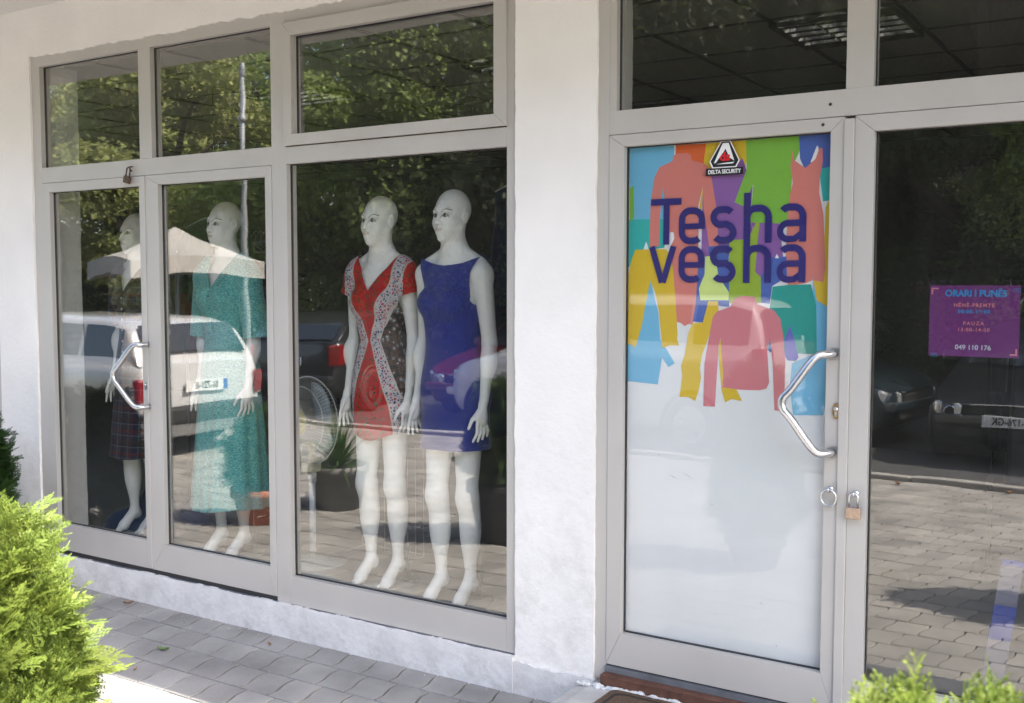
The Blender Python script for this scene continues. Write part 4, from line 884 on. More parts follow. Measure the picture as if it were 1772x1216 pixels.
def cloth_mesh(L_, w_, seed, sl=True):
    r = random.Random(seed); bm = bmesh.new(); nu, nv = 28, 12; g = []
    for j in range(nv + 1):
        v = j / nv; row = []
        hw = (.205 if v < .12 else .185 + w_ * v) ; dp = .03 + .035 * min(1, v * 3)
        for i in range(nu):
            a = 2 * math.pi * i / nu; x = hw * math.cos(a); z = -.055 - L_ * v - (.062 * (abs(math.cos(a)) ** 1.3) if v < .02 else 0) - (.062 * abs(math.cos(a)) ** 1.3) * max(0, 1 - v * 5) * (v >= .02)
            row.append(bm.verts.new((x * (1 if v > .02 else .97), dp * math.sin(a) * (1 + .5 * math.sin(3 * a + seed)) * (.25 if v < .02 else 1) + .012 * v * math.sin(7 * a + seed), z)))
        g.append(row)
    for j in range(nv):
        for i in range(nu): f = bm.faces.new((g[j][i], g[j][(i + 1) % nu], g[j + 1][(i + 1) % nu], g[j + 1][i])); f.smooth = True
    if sl:
        for s in (-1, 1): tube(bm, [(s * .19, 0, -.13), (s * .235, .0, -.24), (s * .245, .0, -.55)], [.04, .045, .038], 10)
    me = bpy.data.meshes.new('garment'); bm.to_mesh(me); bm.free(); return me
CL = [cloth_mesh(.62, .02, 1), cloth_mesh(.80, .06, 2), cloth_mesh(.95, .10, 3, False), cloth_mesh(.55, .01, 4)]
FC = [('black', (.012, .012, .014)), ('navy', (.015, .022, .055)), ('bottle green', (.012, .05, .035)), ('charcoal', (.04, .04, .045)), ('dark red', (.14, .012, .012)), ('teal', (.02, .11, .12)), ('brown', (.05, .03, .02)), ('grey', (.12, .12, .12))]
FM = [fabric('cloth_' + n.replace(' ', '_'), c) for n, c in FC]
def hung(x, y, z, rz, mesh, mi, lab, grp):
    t = thing('hanging_garment', lab, 'garment', (x, y, z - .018 + .0125 - .0), rz, grp)
    h = bpy.data.objects.new('hanger', hang_me); C.objects.link(h); h.parent = t
    if mesh is not None:
        me = CL[mesh].copy(); me.materials.append(FM[mi]); g = bpy.data.objects.new('garment', me); C.objects.link(g); g.parent = t
    return t
rail(-5.85, -4.98, 1.25, 2.06, 'chrome clothes rail of empty hangers behind the left pair of doors')
rail(-3.95, -2.45, 1.55, 1.86, 'chrome clothes rail of dark clothes behind the red and blue dress mannequins')
rail(-.85, .7, 2.3, 1.75, 'chrome clothes rail of dark clothes deep behind the right glass door')
r = random.Random(12)
for i in range(14):
    x = -5.70 + i * .048; full = i in (2, 3)
    t = hung(x, 1.25, 2.06, R(90 + r.uniform(-25, 25)), (1 if full else None), (4 if i == 2 else 2), 'clear plastic hanger on the rail of empty hangers behind the left doors' if not full else ('dark red garment among the empty hangers behind the left doors' if i == 2 else 'bottle green garment among the empty hangers behind the left doors'), 'clear hangers on the left rail' if not full else None)
    if not full: t.name = 'clothes_hanger'; t['category'] = 'hanger'
for i in range(17):
    hung(-3.85 + i * .082, 1.55, 1.86, R(90 + r.uniform(-14, 14)), i % 4, (i * 5 + 3) % 8 if i % 3 else 1, FC[(i * 5 + 3) % 8 if i % 3 else 1][0] + ' garment hanging on the rail behind the red and blue dress mannequins', 'dark clothes on the rail behind the display window')
for i in range(15):
    hung(-.78 + i * .1, 2.3, 1.75, R(90 + r.uniform(-14, 14)), (i + 1) % 4, (0, 3, 1, 0)[i % 4], FC[(0, 3, 1, 0)[i % 4]][0] + ' garment hanging on the rail deep behind the right glass door', 'dark clothes on the rail behind the right door')
hung(-2.66, .62, 2.30, R(8), 2, 1, 'navy garment hanging high at the right edge of the display window', None)
hung(-5.30, 1.02, 2.22, R(14), 3, 2, 'dark green top on a hanger behind the plaid dress mannequin', None)
bm = bmesh.new(); tube(bm, [(-2.70, .62, 2.995), (-2.70, .62, 2.312)], .003, 6); tube(bm, [(-5.30, 1.02, 2.995), (-5.30, 1.02, 2.232)], .003, 6); obj('hanging_wire', bm, M['chrome'], building)
# white grid display stand behind the mannequin legs
gs = thing('wire_grid_stand', 'low white wire grid display stand on the floor behind the fan', 'display stand', (-3.72, .85, .226))
bm = bmesh.new()
for i in range(9): tube(bm, [(-.22 + i * .055, 0, 0), (-.22 + i * .055, 0, .62)], .0022, 5)
for j in range(5): tube(bm, [(-.22, 0, .02 + j * .145), (.22, 0, .02 + j * .145)], .0022, 5)
obj('grid', bm, M['wire'], gs)
bm = bmesh.new(); tube(bm, [(-.22, -.14, .006), (-.22, .14, .006)], .004, 6); tube(bm, [(.22, -.14, .006), (.22, .14, .006)], .004, 6); obj('foot', bm, M['wire'], gs)
# folded cloth and an added shadow heap on the window floor
M['blue_sheet'] = fabric('slate_cloth', (.16, .22, .28)); M['navy_shadow'] = fabric('navy_shadow_tone', (.015, .03, .09))
def cloth_or_shadow_heap(name, lab, x, y, w_, d_, h_, m, seed):
    r = random.Random(seed); bm = bmesh.new(); n = 22; g = []
    for i in range(n + 1):
        row = []
        for j in range(n + 1):
            u, v = i / n * 2 - 1, j / n * 2 - 1; rr_ = max(abs(u), abs(v)); z = h_ * (1 - rr_ ** 4) * (.6 + .4 * math.sin(5 * u + 3 * v + seed) * math.cos(4 * v - 2 * u)) ; z = max(z, .0015)
            row.append(bm.verts.new((u * w_ * (1 + .06 * math.sin(7 * v)), v * d_ * (1 + .06 * math.sin(6 * u)), z)))
        g.append(row)
    for i in range(n):
        for j in range(n): bm.faces.new((g[i][j], g[i + 1][j], g[i + 1][j + 1], g[i][j + 1]))
    o = obj(name, bm, m, None, smooth=True); o.location = (x, y, .226); tag(o, lab, 'cloth'); md = o.modifiers.new('s', 'SOLIDIFY'); md.thickness = .002; return o
cloth_or_shadow_heap('folded_cloth', 'crumpled slate blue cloth lying on the window floor at the foot of the fan', -3.80, .20, .17, .10, .030, M['blue_sheet'], 1)
cloth_or_shadow_heap('shadow_heap', 'navy heap standing in for a dark shadow at the feet of the plaid dress mannequin', -5.33, .62, .30, .26, .24, M['navy_shadow'], 4)  # made-up heap, its navy colour takes the place of a dark blue shadow
# banded board leaning inside the right door
M['wb'] = mat('white_board_paint', (.13, .13, .19), .5, noise=(6, .1)); M['bb'] = mat('blue_board_paint', (.012, .04, .28), .5)
lb = thing('leaning_board', 'narrow white board with blue bands leaning inside the right glass door', 'board', (-.545, .12, .190)); 
bm = bmesh.new(); bm2 = bmesh.new()
for i, (a, b, blue) in enumerate(((0, .34, 0), (.34, .46, 1), (.46, .60, 0), (.60, .62, 1))):
    q = bm2 if blue else bm; z0, z1 = a + (.0005 if i else 0), b
    P_ = [(.13 * z0 - .035, z0), (.13 * z0 + .035, z0), (.13 * z1 + .035, z1), (.13 * z1 - .035, z1)]; prism(q, P_, 0, .014)
for q in (bm, bm2): bmesh.ops.recalc_face_normals(q, faces=q.faces[:])
obj('board', bm, M['wb'], lb, bevel=.002); obj('blue_band', bm2, M['bb'], lb, bevel=.002)
# ================================================================== ground
KY = -5.80
def paver_mat():
    m = mat('concrete_paver', (.25, .245, .24), .92, spec=.2, bump=(60, .5, .003)); t, N, L, P = nodes(m)
    a = N.new('ShaderNodeAttribute'); a.attribute_name = 'tint'; g = N.new('ShaderNodeNewGeometry')
    n = N.new('ShaderNodeTexNoise'); n.inputs['Scale'].default_value = 3.2; n.inputs['Detail'].default_value = 7; L.new(g.outputs['Position'], n.inputs['Vector'])
    r = N.new('ShaderNodeValToRGB'); r.color_ramp.elements[0].position = .32; r.color_ramp.elements[1].position = .72; r.color_ramp.elements[0].color = (.72, .71, .70, 1); r.color_ramp.elements[1].color = (1.12, 1.1, 1.07, 1); L.new(n.outputs['Fac'], r.inputs[0])
    n2 = N.new('ShaderNodeTexNoise'); n2.inputs['Scale'].default_value = 220; n2.inputs['Detail'].default_value = 3; L.new(g.outputs['Position'], n2.inputs['Vector'])
    r2 = N.new('ShaderNodeValToRGB'); r2.color_ramp.elements[0].color = (.78, .78, .78, 1); r2.color_ramp.elements[1].color = (1.2, 1.2, 1.2, 1); L.new(n2.outputs['Fac'], r2.inputs[0])
    m1 = N.new('ShaderNodeMix'); m1.data_type = 'RGBA'; m1.blend_type = 'MULTIPLY'; m1.inputs[0].default_value = 1; L.new(a.outputs['Color'], m1.inputs[6]); L.new(r.outputs[0], m1.inputs[7])
    m2 = N.new('ShaderNodeMix'); m2.data_type = 'RGBA'; m2.blend_type = 'MULTIPLY'; m2.inputs[0].default_value = 1; L.new(m1.outputs[2], m2.inputs[6]); L.new(r2.outputs[0], m2.inputs[7]); L.new(m2.outputs[2], P.inputs['Base Color'])
    return m
M['paver'] = paver_mat()
M['jointsand'] = mat('joint_sand', (.075, .066, .056), .98, noise=(40, .4, 6), bump=(120, .6, .004)); M['asphalt'] = mat('asphalt', (.055, .055, .057), .9, noise=(30, .3, 8), bump=(200, .5, .004)); M['earth'] = mat('dry_grass_ground', (.09, .10, .045), .95, noise=(3, .4, 8))
def sheet(name, x0, x1, y0, y1, z, m):
    bm = bmesh.new(); bm.faces.new([bm.verts.new(p) for p in ((x0, y0, z), (x1, y0, z), (x1, y1, z), (x0, y1, z))]); return tag(obj(name, bm, m), kind='structure')
sheet('ground', -160, 160, -220, 160, -.06, M['earth'])
sheet('pavement_bed', -16, 6, KY, -.03, -.014, M['jointsand']); sheet('road', -60, 60, KY - 7.5, KY - .13, -.055, M['asphalt']); sheet('far_pavement', -60, 60, KY - 12, KY - 7.6, -.02, mat('far_paving', (.24, .235, .225), .9, noise=(4, .2, 8)))
# interlocking pavers as one mesh: bevelled blocks with S-shaped end joints
RW, BL, S_ = .200, .168, .013
def side(c):       # x offset along one end joint, c in 0..1 across the row
    return [(-S_, 0), (-S_, .30), (S_ * .1, .48), (S_, .66), (S_, 1)] if c else None
prof_ = [(S_, 0), (S_, .28), (S_ * .55, .38), (-S_ * .55, .60), (-S_, .72), (-S_, 1)]
Vp, Fp, Cp = [], [], []; npp = len(prof_) * 2
rows = int((abs(KY) + .1) / RW) + 1
for j in range(rows):
    y1 = -.005 - j * RW; y0 = y1 - RW
    if y0 < KY - .05: break
    off = (j % 2) * BL * .5; r = random.Random(j)
    for i in range(int(17 / BL)):
        x0 = -14.5 + i * BL + off
        if x0 > 1.8: break
        gph = r.uniform(.0032, .0062); tx, ty, tz = r.gauss(0, .0028), r.gauss(0, .0028), r.uniform(-.0012, .0008)
        g2 = r.uniform(.0032, .0058)
        L1 = [(x0 + ox + gph, y0 + g2 + (RW - 2 * g2) * t) for ox, t in prof_]; L2 = [(x0 + BL + ox - gph, y0 + g2 + (RW - 2 * g2) * t) for ox, t in prof_]
        out = L2 + L1[::-1]; cx_ = x0 + BL / 2; cy_ = (y0 + y1) / 2; b = len(Vp); c = r.gauss(1, .07); cc = (.305 * c, .298 * c, .290 * c)
        for k, (sc, dz) in enumerate(((1, -.014), (1, -.0025), (.975, 0))):
            for (x, y) in out:
                xx, yy = cx_ + (x - cx_) * sc, cy_ + (y - cy_) * sc; Vp.append((xx, yy, dz + tz + tx * (xx - cx_) + ty * (yy - cy_) - .0022 * math.sin(1.1 * xx + .4) - .001)); Cp.append(cc)
        n = npp
        for k in (0, 1):
            for q in range(n): Fp.append((b + k * n + q, b + k * n + (q + 1) % n, b + (k + 1) * n + (q + 1) % n, b + (k + 1) * n + q))
        h = n // 2; t = b + 2 * n
        for q in range(h - 1): Fp.append((t + q, t + q + 1, t + n - 2 - q, t + n - 1 - q))
tag(npmesh('pavement', np.array(Vp), np.array(Fp), M['paver'], col=np.array(Cp)), kind='structure')
M['kerb'] = mat('kerb_concrete', (.30, .29, .27), .9, noise=(8, .15, 8), bump=(60, .5, .004))
bm = bmesh.new(); x = -16; r = random.Random(3)
while x < 6:
    box(bm, x + .004, x + .996, KY - .12 + r.uniform(-.006, .006), KY - .006, -.06, .045 + r.uniform(-.006, .006)); x += 1.0
tag(obj('kerb', bm, M['kerb'], bevel=.012), kind='structure')
# ------------------------------------------------------------------ fallen leaves
M['leafg'] = mat('fallen_leaf_green', (.10, .17, .05), .6); M['leafb'] = mat('fallen_leaf_brown', (.26, .13, .06), .8)
for x, y, s, rz, m, lab in ((-4.03, -.485, .030, .4, 'leafg', 'green fallen leaf on the paving, nearest the plinth'), (-3.93, -.72, .016, 2, 'leafb', 'small brown fallen leaf on the paving beside a green one'), (-4.02, -.80, .018, 1.1, 'leafg', 'small green fallen leaf at the edge of the shade'),
    (-4.78, -.10, .026, .9, 'leafb', 'brown curled leaf against the foot of the plinth at the left'), (-3.66, -.16, .020, 2.6, 'leafb', 'brown curled leaf at the foot of the plinth below the middle mullion'), (-2.9, -.62, .018, .3, 'leafg', 'tiny green leaf on the paving below the wide window'), (-2.05, -5.6, .05, 1, 'leafb', 'brown leaf on the kerb edge'), (-1.2, -5.75, .05, 2, 'leafb', 'dry leaf lying by the kerb')):
    bm = bmesh.new(); g = []
    for i in range(9):
        u = i / 8; wv = .42 * math.sin(math.pi * u ** .8); g.append([bm.verts.new((s * (2 * u - 1), s * wv * q, .003 + s * (.30 * abs(q) + .25 * (2 * u - 1) ** 2))) for q in (-1, 0, 1)])
    for i in range(8):
        for q in (0, 1): bm.faces.new((g[i][q], g[i + 1][q], g[i + 1][q + 1], g[i][q + 1]))
    o = obj('fallen_leaf', bm, M[m], smooth=True); o.location = (x, y, .002); o.rotation_euler = (0, 0, rz); tag(o, lab, 'leaf')
rg = np.random.default_rng(5); dv, df = [], []
for k in range(420):        # crumbs of plaster, sand and bark on the paving
    near = rg.uniform() < .6; x = rg.uniform(-5.6, -1.0); y = -.036 - abs(rg.normal(0, .05)) - .004 if near else rg.uniform(-1.3, -.1)
    s = rg.uniform(.0012, .0042) if near else rg.uniform(.001, .0028); b = len(dv)
    if -2.13 < x and y > -.78: y -= .80
    for q in ((-1, -.8, 0), (1, -1, 0), (.9, 1, 0), (-.8, .9, 0), (0, .1, 1.1)): dv.append((x + q[0] * s * rg.uniform(.7, 1.3), y + q[1] * s * rg.uniform(.7, 1.3), -.001 + q[2] * s))
    df += [(b, b + 1, b + 4), (b + 1, b + 2, b + 4), (b + 2, b + 3, b + 4), (b + 3, b, b + 4)]
tag(npmesh('paving_grit', np.array(dv), np.array(df), [mat('grit', (.36, .33, .29), .9, noise=(40, .6, 3))]), 'pale plaster crumbs and grit scattered on the paving along the plinth', 'grit', kind='stuff')
# ------------------------------------------------------------------ conifer sprays
def spray(seed, L=.13, levels=True):
    """one flat fan of scale-leaf twigs: quads (V, F, t) in the XZ plane, growing +Z"""
    r = random.Random(seed); V, F, T = [], [], []
    def strip(p, d, l, w, t0, nseg=2, bend=0.0):
        p = np.array(p, float); a = math.atan2(d[0], d[2]); y = d[1]; prev = None
        for s in range(nseg + 1):
            u = s / nseg; ww = w * (1 - .75 * u) ; nx, nz = math.cos(a), -math.sin(a)
            b = len(V); V.append((p[0] - nx * ww, p[1], p[2] - nz * ww)); V.append((p[0] + nx * ww, p[1] + .0012, p[2] + nz * ww)); T.extend([t0 + (1 - t0) * u] * 2)
            if prev is not None: F.append((prev, prev + 1, b + 1, b))
            prev = b; p = p + np.array([math.sin(a), y, math.cos(a)]) * l / nseg; a += bend / nseg
        return p
    n = int(L / .0072); side_ = 1
    strip((0, 0, 0), (0, 0, 1), L, .0018, .2, 4)
    for i in range(1, n + 1):
        u = i / (n + 1); z = L * u; side_ = -side_; ll = L * (.50 * (1 - u) ** .8 + .10) * r.uniform(.75, 1.15); a = R(r.uniform(38, 52)) * side_
        d = (math.sin(a), r.uniform(-.18, .18), math.cos(a)); strip((0, 0, z), d, ll, .0017, .35 + .3 * u, 2, -.35 * side_)
        m = int(ll / .0085)
        for k in range(1, m + 1):
            f = k / (m + 1); q = (d[0] * ll * f, d[1] * ll * f, z + d[2] * ll * f)
            for s2 in (-1, 1):
                a2 = a + s2 * R(r.uniform(30, 48)) - .35 * side_ * f; strip(q, (math.sin(a2), d[1] + r.uniform(-.2, .2), math.cos(a2)), ll * .34 * (1 - .5 * f) * r.uniform(.6, 1.2), .0021, .6, 1)
    return np.array(V), np.array(F), np.array(T)
SP = [spray(k, .12 + .012 * (k % 4)) for k in range(6)]
def frame_mats(d, rr):
    """orthonormal frames with z along d and random spin"""
    n = len(d); a = rr.normal(size=(n, 3)); x = np.cross(a, d); x /= np.linalg.norm(x, axis=1)[:, None]; y = np.cross(d, x); return np.stack([x, y, d], 2)
def conifer(pos, dirs, size, cols, rr, name, parent, m):
    Vs, Fs, Cs = [], [], []; b = 0; fr = frame_mats(dirs, rr); which = rr.integers(0, len(SP), len(pos))
    for k in range(len(SP)):
        idx = np.where(which == k)[0]
        if not len(idx): continue
        V, F, T = SP[k]; nv = len(V); z = V[:, 2]
        bend = rr.uniform(-.6, .9, len(idx)); Vl = np.repeat(V[None], len(idx), 0); Vl = Vl.copy(); Vl[:, :, 1] += bend[:, None] * (z[None] ** 2) * 5.0
        W = np.einsum('nij,nvj->nvi', fr[idx], Vl * size[idx][:, None, None]) + pos[idx][:, None, :]
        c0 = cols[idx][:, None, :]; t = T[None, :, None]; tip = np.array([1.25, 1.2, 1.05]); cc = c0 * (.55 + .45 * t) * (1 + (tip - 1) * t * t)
        Vs.append(W.reshape(-1, 3)); Cs.append(cc.reshape(-1, 3)); off = (np.arange(len(idx)) * nv)[:, None, None] + b; Fs.append((F[None] + off).reshape(-1, 4)); b += nv * len(idx)
    return npmesh(name, np.concatenate(Vs), np.concatenate(Fs), m, parent, col=np.concatenate(Cs))
M['thuja'] = tint_mat('conifer_leaf', .55, .42, .35); M['bark'] = mat('reddish_bark', (.16, .075, .04), .9, bump=(60, .8, .004), noise=(20, .3, 6))
def thuja(loc, h, rad, seed, n, base, label, name='conifer_shrub', z0=.12, blunt=.55, lean=(0, 0)):
    rr = np.random.default_rng(seed); t = thing(name, label, 'shrub', loc)
    u = rr.uniform(0, 1, n) ** .85; th = rr.uniform(0, 2 * np.pi, n); lump = 1 + .16 * np.sin(3 * th + seed) * np.cos(9 * u + seed) + .13 * np.sin(5 * th + 14 * u) + .07 * np.sin(11 * th + 23 * u)
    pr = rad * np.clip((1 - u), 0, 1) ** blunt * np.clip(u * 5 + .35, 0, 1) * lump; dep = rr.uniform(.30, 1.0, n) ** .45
    Rr = pr * dep; pos = np.stack([Rr * np.cos(th) + lean[0] * u, Rr * np.sin(th) + lean[1] * u, z0 + (h - z0 - .09) * u], 1)
    out = np.stack([np.cos(th), np.sin(th), np.zeros(n)], 1); d = out * (.70 + .5 * (1 - u))[:, None] + np.array([0, 0, 1.0]) * (.55 + .9 * u)[:, None] + rr.normal(size=(n, 3)) * .30; d /= np.linalg.norm(d, axis=1)[:, None]
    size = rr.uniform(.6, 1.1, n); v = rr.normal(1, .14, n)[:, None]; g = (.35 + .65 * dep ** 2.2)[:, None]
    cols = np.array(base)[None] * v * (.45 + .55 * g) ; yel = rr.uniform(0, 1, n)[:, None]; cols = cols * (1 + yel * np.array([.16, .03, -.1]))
    conifer(pos, d, size, cols, rr, 'foliage', t, M['thuja'])
    bm = bmesh.new(); tube(bm, [(0, 0, 0), (.01, 0, h * .3), (0, .01, h * .7), (lean[0], lean[1], h * .93)], [.022, .017, .009, .003], 8)
    for k in range(70):
        uu = rr.uniform(.08, .9); a = rr.uniform(0, 6.283); rr2 = rad * (1 - uu) ** blunt * .80; zz = z0 + (h - z0) * uu
        tube(bm, [(0, 0, zz - .05), (rr2 * .5 * math.cos(a), rr2 * .5 * math.sin(a), zz - .01), (rr2 * math.cos(a), rr2 * math.sin(a), zz + .07)], [.006, .004, .0015], 5)
    obj('branches', bm, M['bark'], t, smooth=True); return t
GOLD = (.165, .238, .052)
def pot(name, label, x, y, r0, r1, h, m, rim=.02):
    bm = bmesh.new(); lathe(bm, [(.0005, .0), (r0, 0), (r0 + (r1 - r0) * .9, h - .07), (r1, h - .068), (r1 + rim, h - .062), (r1 + rim, h), (r1 - .01, h), (r1 - .02, h - .04), (.0005, h - .045)], 0, 0, 40)
    o = obj(name, bm, m); o.location = (x, y, 0); return tag(o, label, 'plant pot')
M['terracotta'] = mat('terracotta_pot', (.42, .13, .065), .7, noise=(6, .12, 6)); M['blackpot'] = mat('black_plastic_pot', (.03, .03, .033), .45, noise=(5, .2)); M['greypot'] = mat('grey_plastic_pot', (.15, .15, .15), .5, noise=(5, .2))
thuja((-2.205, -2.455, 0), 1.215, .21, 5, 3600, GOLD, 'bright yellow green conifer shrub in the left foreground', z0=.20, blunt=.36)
pot('plant_pot', 'low grey pot at the foot of the left foreground conifer', -2.20, -2.45, .13, .17, .20, M['greypot'])
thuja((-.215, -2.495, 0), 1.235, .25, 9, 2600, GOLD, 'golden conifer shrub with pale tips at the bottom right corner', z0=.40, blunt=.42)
pot('plant_pot', 'terracotta pot at the foot of the bottom right conifer', -.195, -2.49, .13, .18, .30, M['terracotta'])
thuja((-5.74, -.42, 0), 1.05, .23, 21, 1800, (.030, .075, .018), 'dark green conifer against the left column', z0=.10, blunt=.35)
# the potted plants on the sunny side of the pavement (seen in the glass)
pot('plant_pot', 'large black plastic pot standing on the sunny pavement', -3.86, -2.17, .19, .25, .40, M['blackpot'])
thuja((-3.86, -2.17, 0), 1.08, .24, 31, 1500, (.05, .10, .02), 'dark green conifer growing in the large black pot', z0=.42, blunt=.30)
pot('plant_pot', 'low terracotta pot standing on the sunny pavement', -5.66, -1.68, .15, .20, .25, M['terracotta'])
thuja((-5.66, -1.68, 0), .80, .20, 33, 1100, (.05, .11, .025), 'small green conifer growing in the low terracotta pot', z0=.26, blunt=.35)
pot('plant_pot', 'wide grey plastic pot standing on the sunny pavement', -5.52, -2.35, .17, .215, .33, M['greypot'])
M['frond'] = tint_mat('palm_leaf', .5, .25, .4)
def palm(loc, n, L, seed, base, label):
    rr = np.random.default_rng(seed); V, F, Cc = [], [], []; t = thing('spiky_plant', label, 'plant', loc)
    for k in range(n):
        a = rr.uniform(0, 6.283); e = rr.uniform(.25, 1.45); l = L * rr.uniform(.6, 1.1); w_ = .010 * rr.uniform(.7, 1.2); c = np.array(base) * rr.uniform(.7, 1.3); h = np.array([math.cos(a), math.sin(a), 0]); s = np.array([-math.sin(a), math.cos(a), 0]); b = len(V)
        for i in range(7):
            u = i / 6; p = h * (l * u * math.cos(e)) + np.array([0, 0, l * u * math.sin(e) - .45 * l * u * u * math.cos(e)]); ww = w_ * (1 - u) ** .6 * min(1, u * 6 + .4); V += [p - s * ww, p + s * ww]; Cc += [c, c]
            if i: F.append((b + 2 * i - 2, b + 2 * i - 1, b + 2 * i + 1, b + 2 * i))
    npmesh('leaves', np.array(V), np.array(F), M['frond'], t, col=np.array(Cc)); return t
palm((-5.52, -2.35, .30), 170, .48, 2, (.07, .14, .03), 'spiky leafed plant growing in the wide grey pot')
# ------------------------------------------------------------------ cars
def carmat(name, c, metal=.3): return mat(name, c, .28, metal, coat=1.0)
M['carglass'] = mat('car_window_glass', (.012, .014, .016), .04, spec=.8, coat=.5); M['chromet'] = mat('car_chrome', (.75, .75, .77), .12, 1.0); M['lens'] = mat('clear_lamp_lens', (.62, .64, .66), .08, .5, coat=1); M['redlens'] = mat('red_lamp_lens', (.22, .008, .010), .12, coat=1); M['orangelens'] = mat('orange_lamp_lens', (.7, .18, .02), .15, coat=1)
M['platew'] = mat('number_plate_white', (.72, .73, .74), .4); M['plateb'] = mat('number_plate_blue', (.02, .08, .40), .4); M['platet'] = mat('number_plate_print', (.01, .01, .012), .5); M['trim'] = mat('black_car_trim', (.02, .02, .021), .6)
PROF = {  # s (0 front..1 rear): hood/belt height, roof height (0 = none)
 'wagon': dict(L=4.45, W=1.70, H=1.43, belt=[(0, .62), (.05, .70), (.22, .86), (.30, .90), (1, .94)], roof=[(.27, 0), (.44, 1.36), (.55, 1.42), (.85, 1.42), (.93, 1.36), (.985, .98)], rear=.985),
 'van':   dict(L=4.1, W=1.72, H=1.68, belt=[(0, .68), (.05, .80), (.20, .98), (.28, 1.02), (1, 1.05)], roof=[(.20, 0), (.38, 1.56), (.55, 1.66), (.88, 1.66), (.95, 1.58), (.99, 1.08)], rear=.99),
 'hatch': dict(L=4.0, W=1.68, H=1.42, belt=[(0, .60), (.05, .70), (.24, .88), (.32, .91), (1, .95)], roof=[(.27, 0), (.44, 1.34), (.55, 1.41), (.78, 1.38), (.90, 1.22), (.98, .98)], rear=.98),
 'saloon': dict(L=4.5, W=1.74, H=1.42, belt=[(0, .62), (.05, .70), (.24, .87), (.32, .90), (1, .95)], roof=[(.28, 0), (.43, 1.34), (.52, 1.41), (.66, 1.40), (.82, .99)], rear=.82)}
def car(kind, paint, loc, rz, label, plate_f=None, plate_r=None, lenses='redlens'):
    p = PROF[kind]; L_, W = p['L'], p['W']; t = thing('parked_car', label, 'car', loc, rz)
    fb = lambda s: float(np.interp(s, *zip(*p['belt']))); rs = p['roof']; s0, s1 = rs[0][0], p['rear']
    def fr(s):
        if s <= s0 or s >= s1: return fb(min(max(s, 0), 1)) + .004
        return max(fb(s) + .004, float(np.interp(s, [q[0] for q in rs], [fb(s0)] + [q[1] for q in rs[1:]])))
    def hw(s): return W / 2 * (1 - .20 * max(0, 1 - s / .07) ** 2 - .14 * max(0, (s - .93) / .07) ** 2 - .04 * max(0, 1 - s / .3))
    ss = sorted(set([0, .008, .02, .045, .08, .13, .18, .24, s0, s0 + .03] + list(np.linspace(s0, s1, 17)) + [s1, min(1, s1 + .006), .94, .97, .992, 1.0]))
    # ring: v index over half section; 0 sill .. 4 belt, 5.. roof
    def sec(s):
        b, r_, w_ = fb(s), fr(s), hw(s); z0 = .20 + .10 * max(0, 1 - s / .03) + .12 * max(0, (s - .97) / .03); g = (r_ - b); nose = max(0, 1 - s / .05) ** 2; tail = max(0, (s - .96) / .04) ** 2
        tw = w_ - .02 - g * .42
        P = [(0, z0), (w_ * .90, z0), (w_ * .965, z0 + .05), (w_ * 1.0, .46), (w_ * .995, .62 * b / .88 + .06), (w_ * .965, b - .035 - .04 * nose), (w_ * .93, b)]
        P += [(w_ * .90 + (tw - w_ * .90) * .12, b + g * .10), (w_ * .90 + (tw - w_ * .90) * .82, b + g * .82), (tw * .96, b + g * .93), (tw * .80, b + g * .985), (tw * .4, r_ + .006), (0, r_ + .012)]
        return P
    n = len(sec(.5)); bm = bmesh.new(); rows_ = []
    def X(s, z): 
        x = -L_ / 2 + L_ * s; return x
    def Pt(s, k, sg, off=0.0):
        y, z = sec(s)[k]; bul = 0
        # nose and tail bulge
        x = X(s, z)
        if s < .05: x += .06 * (1 - s / .05) * ((z - .5) / .3) ** 2
        if s > .97: x -= .05 * ((s - .97) / .03) * ((z - .55) / .4) ** 2
        return Vector((x, sg * y, z))
    for s in ss:
        rows_.append([bm.verts.new(Pt(s, k, 1)) for k in range(n)] + [bm.verts.new(Pt(s, k, -1)) for k in range(n - 2, 0, -1)])
    m_ = len(rows_[0])
    for a, b in zip(rows_, rows_[1:]):
        for k in range(m_): bm.faces.new((a[k], a[(k + 1) % m_], b[(k + 1) % m_], b[k]))
    for rw, fl in ((rows_[0], 1), (rows_[-1], -1)):
        h = m_ // 2
        for k in range(h):
            q = [rw[k], rw[k + 1], rw[(m_ - k - 1) % m_], rw[(m_ - k) % m_]]; q = list(dict.fromkeys(q))
            if len(q) > 2: bm.faces.new(q if fl < 0 else q[::-1])
    bmesh.ops.recalc_face_normals(bm, faces=bm.faces[:])
    body = obj('body', bm, paint, t, smooth=True); md = body.modifiers.new('s', 'SUBSURF'); md.levels = md.render_levels = 1
    def patch(name, sa, sb, sg, m, kk=(7, 8), off=.006, inset=(0, 0), n=8, parent=t):
        bm = bmesh.new(); g = []
        for i in range(n + 1):
            s = sa + (sb - sa) * i / n; A_, B_ = Pt(s, kk[0], sg), Pt(s, kk[1], sg); row = []
            for j in range(3):
                q = A_.lerp(B_, j / 2); q.y += sg * off; row.append(bm.verts.new(q))
            g.append(row)
        for i in range(n):
            for j in range(2): bm.faces.new((g[i][j], g[i + 1][j], g[i + 1][j + 1], g[i][j + 1]) if sg < 0 else (g[i][j + 1], g[i + 1][j + 1], g[i + 1][j], g[i][j]))
        return obj(name, bm, m, parent, smooth=True)
